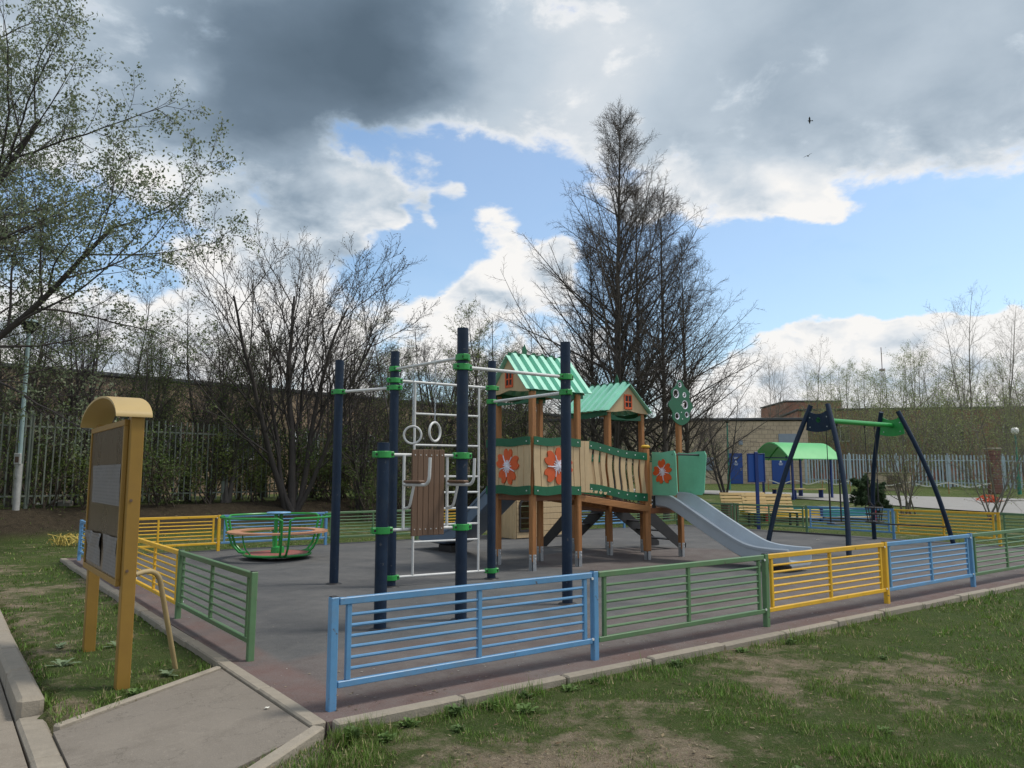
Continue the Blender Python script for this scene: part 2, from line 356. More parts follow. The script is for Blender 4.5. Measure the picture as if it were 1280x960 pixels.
def bark(name, c, bump=.6):
    return mat(name, c, .9, .3, 5, bump, 22, stretch=(1, 1, .35), objvar=.1)
M['bark_dark'] = bark('dark_bark', (.050, .042, .038)); M['bark_grey'] = bark('grey_bark', (.085, .074, .064)); M['bark_pale_hazed'] = bark('pale_hazed_bark', (.165, .145, .115))  # the pale bark has distance haze mixed into its colour
M['bark_lime'] = bark('lime_bark', (.088, .073, .061)); M['bark_brown'] = bark('brown_bark', (.072, .056, .042))
def leafmat(name, trans=.35):
    m, nt, b = nodes(name); N = nt.nodes.new; L = nt.links.new
    a = N('ShaderNodeAttribute'); a.attribute_name = 'tint'
    L(a.outputs['Color'], b.inputs['Base Color']); b.inputs['Roughness'].default_value = .6; b.inputs['Specular IOR Level'].default_value = .25
    t = N('ShaderNodeBsdfTranslucent'); L(a.outputs['Color'], t.inputs[0]); mx = N('ShaderNodeMixShader'); mx.inputs[0].default_value = trans
    L(b.outputs[0], mx.inputs[1]); L(t.outputs[0], mx.inputs[2]); L(mx.outputs[0], nt.nodes['Material Output'].inputs[0]); return m
M['leaf'] = leafmat('young_leaves'); M['blade'] = leafmat('grass_blades', .3)

def brick_mat(name, c1, c2, mortar, sc, bw, rh, var=.15, ms=.02):
    m, nt, b = nodes(name); N = nt.nodes.new; L = nt.links.new
    tc = N('ShaderNodeTexCoord'); sp = N('ShaderNodeSeparateXYZ'); L(tc.outputs['Object'], sp.inputs[0])
    ad = N('ShaderNodeMath'); ad.operation = 'ADD'; L(sp.outputs[0], ad.inputs[0]); L(sp.outputs[1], ad.inputs[1])
    cb = N('ShaderNodeCombineXYZ'); L(ad.outputs[0], cb.inputs[0]); L(sp.outputs[2], cb.inputs[1])
    br = N('ShaderNodeTexBrick'); L(cb.outputs[0], br.inputs['Vector']); br.inputs['Color1'].default_value = (*c1, 1); br.inputs['Color2'].default_value = (*c2, 1); br.inputs['Mortar'].default_value = (*mortar, 1)
    br.inputs['Scale'].default_value = sc; br.inputs['Brick Width'].default_value = bw; br.inputs['Row Height'].default_value = rh; br.inputs['Mortar Size'].default_value = ms; br.offset = 0.0 if bw > .6 else .5
    n = N('ShaderNodeTexNoise'); L(tc.outputs['Object'], n.inputs['Vector']); n.inputs['Scale'].default_value = .6; n.inputs['Detail'].default_value = 8; n.inputs['Roughness'].default_value = .7
    mr = N('ShaderNodeMapRange'); L(n.outputs['Fac'], mr.inputs[0]); mr.inputs['From Min'].default_value = .3; mr.inputs['From Max'].default_value = .7; mr.inputs['To Min'].default_value = 1 - var; mr.inputs['To Max'].default_value = 1 + var
    v = N('ShaderNodeVectorMath'); v.operation = 'SCALE'; L(br.outputs['Color'], v.inputs[0]); L(mr.outputs[0], v.inputs['Scale'])
    L(v.outputs[0], b.inputs['Base Color']); b.inputs['Roughness'].default_value = .85
    bp = N('ShaderNodeBump'); L(br.outputs['Fac'], bp.inputs['Height']); bp.invert = True; bp.inputs['Strength'].default_value = .5; bp.inputs['Distance'].default_value = .02; L(bp.outputs[0], b.inputs['Normal'])
    return m
M['tile_wall'] = brick_mat('beige_tile_wall', (.54, .42, .29), (.50, .385, .265), (.34, .265, .19), 1.0, .42, .30)
M['tan_brick'] = brick_mat('tan_brick_wall', (.33, .235, .15), (.28, .195, .125), (.22, .17, .12), 1.0, .42, .22)
M['red_brick'] = brick_mat('red_brick_wall', (.37, .150, .095), (.32, .125, .08), (.30, .17, .12), 1.0, .5, .15, .2)

def mixrgb(nt, fac, a, b):
    n = nt.nodes.new('ShaderNodeMix'); n.data_type = 'RGBA'
    for s_, x in ((0, fac), (6, a), (7, b)):
        if hasattr(x, 'is_linked'): nt.links.new(x, n.inputs[s_])
        else: n.inputs[s_].default_value = x if isinstance(x, float) else (*x, 1)
    return n.outputs[2]
def nz(nt, vec, scale, detail=6, rough=.6, lo=.35, hi=.65, dist=0.0):
    n = nt.nodes.new('ShaderNodeTexNoise'); nt.links.new(vec, n.inputs['Vector']); n.inputs['Scale'].default_value = scale; n.inputs['Detail'].default_value = detail
    n.inputs['Roughness'].default_value = rough; n.inputs['Distortion'].default_value = dist
    r = nt.nodes.new('ShaderNodeMapRange'); nt.links.new(n.outputs['Fac'], r.inputs[0]); r.inputs['From Min'].default_value = lo; r.inputs['From Max'].default_value = hi
    return r.outputs[0]
def bump(nt, b, vec, scale, strength, dist=.01, detail=6):
    n = nt.nodes.new('ShaderNodeTexNoise'); nt.links.new(vec, n.inputs['Vector']); n.inputs['Scale'].default_value = scale; n.inputs['Detail'].default_value = detail; n.inputs['Roughness'].default_value = .7
    p = nt.nodes.new('ShaderNodeBump'); nt.links.new(n.outputs['Fac'], p.inputs['Height']); p.inputs['Strength'].default_value = strength; p.inputs['Distance'].default_value = dist; nt.links.new(p.outputs[0], b.inputs['Normal'])
def soil_mat():
    m, nt, b = nodes('soil_and_turf'); tc = nt.nodes.new('ShaderNodeTexCoord').outputs['Object']
    a = nt.nodes.new('ShaderNodeAttribute'); a.attribute_name = 'tint'
    sp = nt.nodes.new('ShaderNodeSeparateColor'); nt.links.new(a.outputs['Color'], sp.inputs[0])
    dirt = mixrgb(nt, nz(nt, tc, 9, 8, .7), (.37, .29, .20), (.21, .165, .11))
    dirt = mixrgb(nt, nz(nt, tc, 55, 4, .7, .5, .72), dirt, (.46, .38, .27))
    turf = mixrgb(nt, nz(nt, tc, 2.2, 8, .7), (.052, .082, .020), (.105, .120, .038))
    turf = mixrgb(nt, nz(nt, tc, 40, 5, .7, .4, .7), turf, (.075, .125, .026))
    # red channel: how green the sward is
    add = nt.nodes.new('ShaderNodeMath'); add.operation = 'MULTIPLY_ADD'; nt.links.new(nz(nt, tc, 3.2, 9, .75, .3, .7), add.inputs[0]); add.inputs[1].default_value = .7; nt.links.new(sp.outputs[0], add.inputs[2])
    r = nt.nodes.new('ShaderNodeMapRange'); nt.links.new(add.outputs[0], r.inputs[0]); r.inputs['From Min'].default_value = .60; r.inputs['From Max'].default_value = .92
    c = mixrgb(nt, r.outputs[0], dirt, turf)
    # green channel: dark leaf mould under the trees
    c = mixrgb(nt, sp.outputs[1], c, mixrgb(nt, nz(nt, tc, 7, 8, .7), (.036, .028, .019), (.075, .058, .038)))
    c = mixrgb(nt, nz(nt, tc, 95, 5, .85, .60, .80), c, (.045, .046, .020))
    c = mixrgb(nt, nz(nt, tc, 70, 5, .85, .56, .72), c, (.36, .31, .20))
    nt.links.new(c, b.inputs['Base Color']); b.inputs['Roughness'].default_value = .95; b.inputs['Specular IOR Level'].default_value = .15
    bump(nt, b, tc, 55, 1.0, .06, 9); return m
def rubber_mat():
    m, nt, b = nodes('rubber_crumb_surface'); N = nt.nodes.new; L = nt.links.new
    tc = N('ShaderNodeTexCoord').outputs['Object']; sp = N('ShaderNodeSeparateXYZ'); L(tc, sp.inputs[0])
    grey = mixrgb(nt, nz(nt, tc, 1.1, 9, .7), (.048, .050, .053), (.085, .085, .083))
    brown = mixrgb(nt, nz(nt, tc, 1.6, 9, .7), (.085, .062, .056), (.120, .095, .084))
    red = (.140, .070, .056)
    # brown zone: band along the front and the corner, with a curving edge as laid
    w = N('ShaderNodeTexNoise'); L(tc, w.inputs['Vector']); w.inputs['Scale'].default_value = .22; w.inputs['Detail'].default_value = 1
    def lin(a, k, c):
        n = N('ShaderNodeMath'); n.operation = 'MULTIPLY_ADD'; L(a, n.inputs[0]); n.inputs[1].default_value = k; n.inputs[2].default_value = c; return n.outputs[0]
    def mth(op, a, bb):
        n = N('ShaderNodeMath'); n.operation = op
        for i, x in enumerate((a, bb)):
            if isinstance(x, (int, float)): n.inputs[i].default_value = x
            else: L(x, n.inputs[i])
        return n.outputs[0]
    edge = lin(w.outputs['Fac'], 3.4, .15)                          # where the brown band ends (metres from the front)
    f1 = N('ShaderNodeMapRange'); L(mth('SUBTRACT', edge, sp.outputs[1]), f1.inputs[0]); f1.inputs['From Min'].default_value = -.06; f1.inputs['From Max'].default_value = .06
    # brown island under the play tower
    dx = lin(sp.outputs[0], .40, -.40 * 9.0); dy = lin(sp.outputs[1], .55, -.55 * 5.6); rr = mth('ADD', mth('MULTIPLY', dx, dx), mth('MULTIPLY', dy, dy))
    f2 = N('ShaderNodeMapRange'); L(rr, f2.inputs[0]); f2.inputs['From Min'].default_value = 1.1; f2.inputs['From Max'].default_value = .95
    fb = mth('MAXIMUM', f1.outputs[0], f2.outputs[0])
    c = mixrgb(nt, fb, grey, brown)
    fr = N('ShaderNodeMapRange'); L(mth('MINIMUM', sp.outputs[1], mth('ADD', sp.outputs[0], 0.0)), fr.inputs[0]); fr.inputs['From Min'].default_value = .28; fr.inputs['From Max'].default_value = .18
    c = mixrgb(nt, mth('MULTIPLY', fr.outputs[0], nz(nt, tc, 1.3, 8, .7, .25, .6)), c, red)
    dust = nz(nt, tc, .8, 10, .78, .44, .72)
    c = mixrgb(nt, mth('MULTIPLY', dust, .62), c, (.185, .175, .162))
    wear = nz(nt, tc, 2.6, 10, .8, .55, .78)
    c = mixrgb(nt, mth('MULTIPLY', wear, .6), c, (.05, .05, .052))
    grain = nz(nt, tc, 75, 4, .85, .35, .7)
    c = mixrgb(nt, mth('MULTIPLY', grain, .5), c, (.20, .195, .19))
    c = mixrgb(nt, mth('MULTIPLY', nz(nt, tc, 22, 6, .85, .57, .72), .55), c, (.15, .145, .14))
    pit = nz(nt, tc, 48, 4, .85, .56, .7)
    c = mixrgb(nt, mth('MULTIPLY', pit, .5), c, (.03, .03, .03))
    L(c, b.inputs['Base Color']); b.inputs['Roughness'].default_value = .92; b.inputs['Specular IOR Level'].default_value = .25
    bump(nt, b, tc, 140, .7, .006, 3); return m
def asphalt_mat(name, c1, c2, c3):
    crk = True
    m, nt, b = nodes(name); tc = nt.nodes.new('ShaderNodeTexCoord').outputs['Object']
    c = mixrgb(nt, nz(nt, tc, 1.3, 10, .72), c1, c2)
    c = mixrgb(nt, nz(nt, tc, 3.1, 9, .75, .5, .75), c, c3)
    vo = nt.nodes.new('ShaderNodeTexNoise'); nt.links.new(tc, vo.inputs['Vector']); vo.inputs['Scale'].default_value = 1.1; vo.inputs['Detail'].default_value = 7; vo.inputs['Roughness'].default_value = .6
    ab = nt.nodes.new('ShaderNodeMath'); ab.operation = 'SUBTRACT'; nt.links.new(vo.outputs['Fac'], ab.inputs[0]); ab.inputs[1].default_value = .5
    a2 = nt.nodes.new('ShaderNodeMath'); a2.operation = 'ABSOLUTE'; nt.links.new(ab.outputs[0], a2.inputs[0])
    cr_ = nt.nodes.new('ShaderNodeMapRange'); nt.links.new(a2.outputs[0], cr_.inputs[0]); cr_.inputs['From Min'].default_value = .0045; cr_.inputs['From Max'].default_value = .001; cr_.inputs['To Max'].default_value = .45
    c = mixrgb(nt, cr_.outputs[0], c, tuple(x * .35 for x in c1))
    c = mixrgb(nt, nz(nt, tc, 26, 6, .8, .56, .74), c, tuple(min(1, x * 1.3) for x in c2))
    c = mixrgb(nt, nz(nt, tc, 60, 4, .8, .60, .72), c, tuple(x * .45 for x in c1))
    g = nt.nodes.new('ShaderNodeMath'); g.operation = 'MULTIPLY'; nt.links.new(nz(nt, tc, 120, 3, .8, .35, .7), g.inputs[0]); g.inputs[1].default_value = .35
    c = mixrgb(nt, g.outputs[0], c, tuple(min(1, x * 1.5) for x in c2))
    nt.links.new(c, b.inputs['Base Color']); b.inputs['Roughness'].default_value = .93; b.inputs['Specular IOR Level'].default_value = .2
    bump(nt, b, tc, 90, .6, .006, 4); return m
M['soil'] = soil_mat(); M['rubber'] = rubber_mat()
M['path'] = asphalt_mat('dusty_path_asphalt', (.172, .150, .124), (.212, .185, .152), (.135, .116, .094))
M['road'] = asphalt_mat('sandy_road_asphalt', (.20, .172, .138), (.25, .217, .175), (.15, .125, .096))
M['farroad'] = asphalt_mat('far_asphalt', (.25, .24, .225), (.29, .28, .26), (.20, .19, .175))

# ------------------------------------------------------------------ noise for planting
def vnoise(x, y, s, seed):
    r = np.random.default_rng(seed); g = r.random((256, 256)); x = np.asarray(x) * s + 57.3; y = np.asarray(y) * s + 31.7
    xi, yi = np.floor(x).astype(int), np.floor(y).astype(int); fx, fy = x - xi, y - yi; fx = fx * fx * (3 - 2 * fx); fy = fy * fy * (3 - 2 * fy)
    G = lambda a, b: g[a & 255, b & 255]
    return (G(xi, yi) * (1 - fx) + G(xi + 1, yi) * fx) * (1 - fy) + (G(xi, yi + 1) * (1 - fx) + G(xi + 1, yi + 1) * fx) * fy
def fbm(x, y, s, seed): return .55 * vnoise(x, y, s, seed) + .3 * vnoise(x, y, s * 2.3, seed + 1) + .15 * vnoise(x, y, s * 5.1, seed + 2)
def lush(x, y):
    """how green the sward is, 0 bare soil .. 1 full"""
    u, v = UV(x, y)
    g = .82 + .8 * (fbm(x, y, .8, 3) - .5) + .65 * (fbm(x, y, 2.3, 9) - .5)
    bare = np.exp(-(((x - .5) / 1.1) ** 2 + ((y - 4.35) / .6) ** 2)) * .50 + np.exp(-(((x + .2) / .8) ** 2 + ((y - 4.7) / .4) ** 2)) * .25 + np.exp(-(((x - 2.9) / 1.2) ** 2 + ((y - 6.4) / .6) ** 2)) * .08
    g = g - bare + .35 * sstep(3.6, 6, x) * (v < 0) + .12 * sstep(9, 20, y)
    g = g - .25 * np.exp(-((u + 1.35) / .25) ** 2) * (v > .8)
    return np.clip(g, 0, 1.1)
def mould(x, y):
    s = (x - FA[0]) * FN[0] + (y - FA[1]) * FN[1]
    return np.clip(sstep(-2.9 , -1.9, s + 1.8 * (fbm(x, y, .5, 21) - .5)) - .9 * sstep(-.2, 1.2, s), 0, 1) * (1 - sstep(36, 44, y))

# ------------------------------------------------------------------ setting: ground, playground surface, paths, road
def build_ground():
    xs = np.concatenate([np.linspace(-900, -80, 12)[:-1], np.linspace(-80, -14, 45)[:-1], np.linspace(-14, 14, 171)[:-1], np.linspace(14, 80, 45)[:-1], np.linspace(80, 900, 12)])
    ys = np.concatenate([np.linspace(-300, -12, 8)[:-1], np.linspace(-12, 2, 15)[:-1], np.linspace(2, 26, 150)[:-1], np.linspace(26, 90, 80)[:-1], np.linspace(90, 1500, 14)])
    X, Y = np.meshgrid(xs, ys); Z = TZ(X, Y) + .035 * (fbm(X, Y, 1.4, 50) - .5)
    u, v = UV(X, Y)
    Z = np.where((u > -.1) & (u < 17.2) & (v > -.2) & (v < 12.1), -.12, Z)              # under the rubber
    Z = np.where((u < -1.55), -.24, Z) * 1.0
    Z = np.where((u < -6.5), -.05 + np.maximum(TZ(X, Y) + .05, 0), Z)
    Z = np.where((u > -1.65) & (u < -.1) & (v > -1.4) & (v < 1.28 + (u + 1.5) * .5), -.19, Z)
    nx, ny = len(xs), len(ys); V = np.stack([X, Y, Z], -1).reshape(-1, 3)
    i = np.arange((ny - 1) * nx).reshape(ny - 1, nx)[:, :-1].ravel(); Q = np.stack([i, i + 1, i + 1 + nx, i + nx], -1)
    g = lush(X, Y); mo = mould(X, Y)
    col = np.stack([g * .72, mo, 0 * g, 1 + 0 * g], -1).reshape(-1, 4)
    tag(obj('ground', np_mesh('ground', V, Q, None, M['soil'], True, col)), kind='structure')
build_ground()
def sheet_uv(name, poly, z0, z1, m, rz=ANG):
    o = MB().prism(poly, (0, 0, z0), (1, 0, 0), (0, 1, 0), z1 - z0).build(name, m)
    o.location = tuple(ORG); o.rotation_euler = (0, 0, rz); return tag(o, kind='structure')
UL, VB = 17.15, 12.0
sheet_uv('rubber_surface', [(-.12, -.22), (17.45, -.22), (17.45, 12.25), (-.12, 12.25)], -.11, 0, M['rubber'])
def path_z(u): return -.012 - .088 * sstep(-.5, -1.55, u) if False else -.012 - .085 * min(1, max(0, (-.25 - u) / 1.28))
PT = [(-1.535, -1.2), (-.98, -.62), (-.245, -.27), (-.245, 1.66), (-1.535, .97)]
pm_ = MB().add([(u, v, path_z(u)) for u, v in PT] + [(u, v, -.2) for u, v in PT], [(0, 1, 2, 3, 4), (9, 8, 7, 6, 5)] + [(i, 5 + i, 5 + (i + 1) % 5, (i + 1) % 5) for i in range(5)])
pm_.f[0] = (0, 1, 4); pm_.f += [(1, 2, 3), (1, 3, 4)]
path_o = pm_.build('path', M['path']); path_o.location = tuple(ORG); path_o.rotation_euler = (0, 0, ANG); tag(path_o, kind='structure')
sheet_uv('road', [(-6.6, -14), (-1.72, -14), (-1.72, 60), (-6.6, 60)], -.30, -.135, M['road'])
# kerbs: each a bed with single stones
def kerb_run(name, p0, p1, wid, top, bot, step=1.0, tilt=0.0, bev=.012):
    p0, p1 = np.array(p0, float), np.array(p1, float); L_ = np.linalg.norm(p1 - p0); d = (p1 - p0) / L_; a = math.atan2(d[1], d[0])
    bed = MB().box((L_ / 2, 0, (bot + .03 - .02) - .03), (L_, wid * 1.3, .05)).build(name, M['concrete'])
    bed.location = tuple(W(*p0)); bed.rotation_euler = (0, 0, ANG + a); tag(bed, kind='structure')
    n = max(1, int(round(L_ / step))); s = L_ / n
    me = MB().box((0, 0, 0), (s - .012, wid, top - bot), None, bev).mesh('kerbstone', M['concrete'])
    for k in range(n):
        o = obj('kerbstone', me, bed); o.location = ((k + .5) * s, rnd.uniform(-.006, .006), (top + bot) / 2 + rnd.uniform(-.008, .006) - tilt * (L_ / 2 - (k + .5) * s))
        o.rotation_euler = (rnd.uniform(-.02, .02), rnd.uniform(-.006, .006) - math.atan(tilt), rnd.uniform(-.008, .008))
    return bed
kerb_run('front_kerb', (-.10, -.275), (17.5, -.275), .10, .015, -.20)
kerb_run('left_kerb', (-.18, -.22), (-.18, 12.2), .11, .015, -.16)
kerb_run('path_front_kerb', (-1.56, -1.22), (-.20, -.30), .09, -.03, -.24, .82, .055)
kerb_run('path_back_kerb', (-1.52, 1.02), (-.25, 1.70), .06, -.03, -.2, 1.4, .060)
kerb_run('road_kerb', (-1.62, 1.52), (-1.62, 31.5), .17, .015, -.22, 1.0, bev=.03)
kerb_run('lowered_kerb', (-1.62, -6.5), (-1.62, 1.50), .17, -.105, -.25, 1.0, bev=.02)
# far asphalt road crossing behind the playground on the right
def ribbon(name, low, up, m, lift=.03, n=14):
    low, up = np.array(low, float), np.array(up, float); t = np.linspace(0, 1, 60)
    def res(p):
        s = np.concatenate([[0], np.cumsum(np.linalg.norm(np.diff(p, axis=0), axis=1))]); s /= s[-1]
        return np.stack([np.interp(t, s, p[:, 0]), np.interp(t, s, p[:, 1])], -1)
    a, b = res(low), res(up); k = np.linspace(0, 1, n)[:, None, None]; P = a[None] * (1 - k) + b[None] * k
    Z = TZ(P[..., 0], P[..., 1]) + lift; V = np.concatenate([P, Z[..., None]], -1).reshape(-1, 3); nx = len(t)
    i = np.arange((n - 1) * nx).reshape(n - 1, nx)[:, :-1].ravel()
    return tag(obj(name, np_mesh(name, V, np.stack([i, i + 1, i + 1 + nx, i + nx], -1), None, m)), kind='structure')
ribbon('far_road', [(60, 15), (24, 27.5), (18, 33.0), (14.8, 39), (11, 43.5), (-3, 50)], [(70, 27), (31, 37.5), (24, 40), (18, 43.2), (13, 46.5), (-3, 54)], M['farroad'], .045)

# ------------------------------------------------------------------ playground fence panels
def fence_proto(L_, color, full=True):
    m = M['f_' + color]; P = {}
    H = .76
    P['post'] = MB().box((L_, 0, H / 2 - .03), (.058, .058, H + .06), None, .006).mesh('post', m)
    P['top_rail'] = MB().box((L_ / 2, 0, .725), (L_ - .075, .045, .05), None, .005).mesh('top_rail', m)
    P['bottom_rail'] = MB().box((L_ / 2, 0, .165), (L_ - .075, .04, .045), None, .005).mesh('bottom_rail', m)
    P['upright'] = MB().box((0, 0, .4435), (.038, .032, .512), None, .004).mesh('upright', m)
    P['rod'] = MB().tube([(.115, 0, 0), (L_ - .115, 0, 0)], .0125, 8).mesh('rod', m, True)
    P['post_cap'] = MB().box((L_, 0, .7615), (.05, .05, .006), None, .002).mesh('post_cap', M['darkhole'])
    P['bolt'] = MB().cyl((0, -.03, 0), (0, -.04, 0), .012, 6).mesh('bolt', M['bolt'])
    return P, L_
PROTO = {}
def fence_panel(p0, p1, color, label, first=False, lean=0.0):
    p0, p1 = np.array(p0, float), np.array(p1, float); L_ = round(float(np.linalg.norm(p1 - p0)), 2)
    key = (color, L_)
    if key not in PROTO: PROTO[key] = fence_proto(L_, color)
    P, _ = PROTO[key]; a = math.atan2(p1[1] - p0[1], p1[0] - p0[0])
    t = thing('fence_panel', label, 'fence panel', W(*p0), ANG + a, 'low coloured fence panels round the playground')
    obj('post', P['post'], t); obj('post_cap', P['post_cap'], t)
    if first:
        o = obj('post', P['post'], t); o.location = (-L_, 0, 0); o = obj('post_cap', P['post_cap'], t); o.location = (-L_, 0, 0)
    obj('top_rail', P['top_rail'], t); obj('bottom_rail', P['bottom_rail'], t)
    for x in (.115, L_ / 2, L_ - .115): obj('upright', P['upright'], t).location = (x, 0, 0)
    for k in range(6): obj('rod', P['rod'], t).location = (0, 0, .1875 + (k + 1) * (.512 / 7))
    for z in (.70, .185): obj('bolt', P['bolt'], t).location = (L_ - .05, 0, z)
    t.rotation_euler[0] = rnd.uniform(-.012, .012); t.location.z += rnd.uniform(-.004, .004)
    return t
fx = [0, 2.45, 4.93, 7.43, 9.86, 12.3, 14.75, 17.15]
fl = ['sky blue tube fence panel at the kerb corner beside the asphalt path', 'green tube fence panel joining the corner blue panel along the front lawn',
      'bright yellow tube fence panel in front of the grey slide end', 'sky blue tube fence panel between the front yellow panel and a green one',
      'green tube fence panel past the second blue panel on the front lawn side', 'yellow tube fence panel near the end of the front lawn side', 'blue tube fence panel closing the front lawn side']
for i, c in enumerate(['blue', 'green', 'yellow', 'blue', 'green']): fence_panel((fx[i], 0), (fx[i + 1], 0), c, fl[i], i == 0)
lv = [1.76, 4.25, 6.74, 9.20, 11.66]
ll = ['green tube fence panel beside the playground entrance opposite the notice board', 'yellow tube fence panel behind the bent pipe brace of the notice board',
      'blue tube fence panel hidden behind the notice board post', 'blue tube fence panel at the far kerb corner near the carousel']
for i, c in enumerate(['green', 'yellow', 'blue', 'blue']): fence_panel((.02, lv[i]), (.02, lv[i + 1]), c, ll[i], i == 0)
bx_ = [.25 + 2.414 * k for k in range(8)]
bl = ['yellow tube fence panel behind the green carousel, next to the far kerb corner', 'blue tube fence panel directly behind the green carousel', 'green tube fence panel behind the outdoor gym posts',
      'yellow tube fence panel behind the dark curved slide', 'green tube fence panel behind the cream playhouse', 'blue tube fence panel behind the cream playhouse corner', 'green tube fence panel behind the black stairs of the play tower']
for i, c in enumerate(['yellow', 'blue', 'green', 'yellow', 'green', 'blue', 'green']): fence_panel((bx_[i], 11.95), (bx_[i + 1], 11.95), c, bl[i], i == 0)
rv = [11.9, 9.78, 7.36, 4.93, 2.5, .05]
rl = ['green tube fence panel at the back corner near the wooden benches', 'green tube fence panel behind the blue information board', 'blue tube fence panel behind the swings in front of the small conifer',
      'yellow tube fence panel behind the far swing legs', 'green tube fence panel between the back yellow panel and the lawn corner']
for i, c in enumerate(['green', 'green', 'blue', 'yellow', 'green']): fence_panel((UL + .1, rv[i]), (UL + .1, rv[i + 1]), c, rl[i], False)

# ------------------------------------------------------------------ notice board
def notice_board():
    t = thing('notice_board', 'ochre notice board on two posts with a curved yellow hood', 'notice board', W(-1.0, 2.49, -.05), ANG)
    y0, y1 = -.81, .81
    for y, n in ((y0, 0), (y1, 1)): MB().box((0, y, 1.045), (.10, .10, 2.19), None, .006).build('post', M['ochre'], t)
    b = MB()
    for (y, z, dy, dz) in ((.045, 2.075, 1.66, .05), (.045, .80, 1.66, .05), (-.765, 1.4375, .04, 1.225), (.855, 1.4375, .04, 1.225)): b.box((-.068, y, z), (.034, dy, dz), None, .004)
    b.build('frame', M['ochre'], t)
    MB().box((-.062, .045, 1.4375), (.02, 1.58, 1.225)).build('back_board', M['boardply'], t)
    # pasted sheets, slightly curled
    def sheet(ya, yb, za, zb, mname, curl=.006, x=-.072):
        V = []; n, k = 9, 9
        for i in range(n):
            for j in range(k):
                s, q = i / (n - 1), j / (k - 1); V.append((x - .003 - curl * abs(math.sin(5 * s + 3 * q)) * (q if q > .5 else .2), ya + (yb - ya) * s, za + (zb - za) * q))
        Q = [(i * k + j, i * k + j + 1, (i + 1) * k + j + 1, (i + 1) * k + j) for i in range(n - 1) for j in range(k - 1)]
        me = bpy.data.meshes.new('poster'); me.from_pydata(V, [], Q); me.materials.append(M['paper']); obj('poster', me, t)
    sheet(-.68, .66, 1.40, 1.74, 'paper'); sheet(.02, .74, .86, 1.14, 'paper', .03); sheet(-.70, -.12, .84, 1.15, 'paper', .012)
    # arched hood, its axis square to the board
    n = 20; pr = []
    for i in range(n + 1):
        q = math.pi * (.04 + .92 * i / n); pr.append((.04 + .93 * math.cos(q) / math.cos(math.pi * .04), 2.085 + .235 * math.sin(q)))
    V = []; xs = (-.17, .10)
    for dz in (0, .018):
        for x in xs:
            for (y, z) in pr: V.append((x, y, z + dz))
    k = n + 1; Fs = []
    for i in range(n):
        Fs += [(i, i + 1, k + i + 1, k + i), (2 * k + i, 3 * k + i, 3 * k + i + 1, 2 * k + i + 1), (i, 2 * k + i, 2 * k + i + 1, i + 1), (k + i, k + i + 1, 3 * k + i + 1, 3 * k + i)]
    Fs += [(0, k, 3 * k, 2 * k), (n, 2 * k + n, 3 * k + n, k + n)]
    h = MB().add(V, Fs).build('hood', M['hood'], t, True)
    for y, fx_, fy in ((-.80, .50, -.42), (.80, .45, 1.18)):
        P = [(.05, y, .86), (.12, y + (fy - y) * .12, .872)]
        for i in range(7):
            q = i / 6 * math.pi / 2.6; P.append((.16 + .12 * math.sin(q), y + (fy - y) * (.2 + .16 * math.sin(q)), .872 - .14 * (1 - math.cos(q))))
        P.append((fx_, fy, -.06)); MB().tube(P, .021, 10).build('brace', M['cream_tube'], t, True)
    for z in (.9, 1.45): MB().cyl((-.02, y0 - .05, z), (-.02, y0 - .056, z), .012, 8).build('bolt', M['rust'], t)
notice_board()

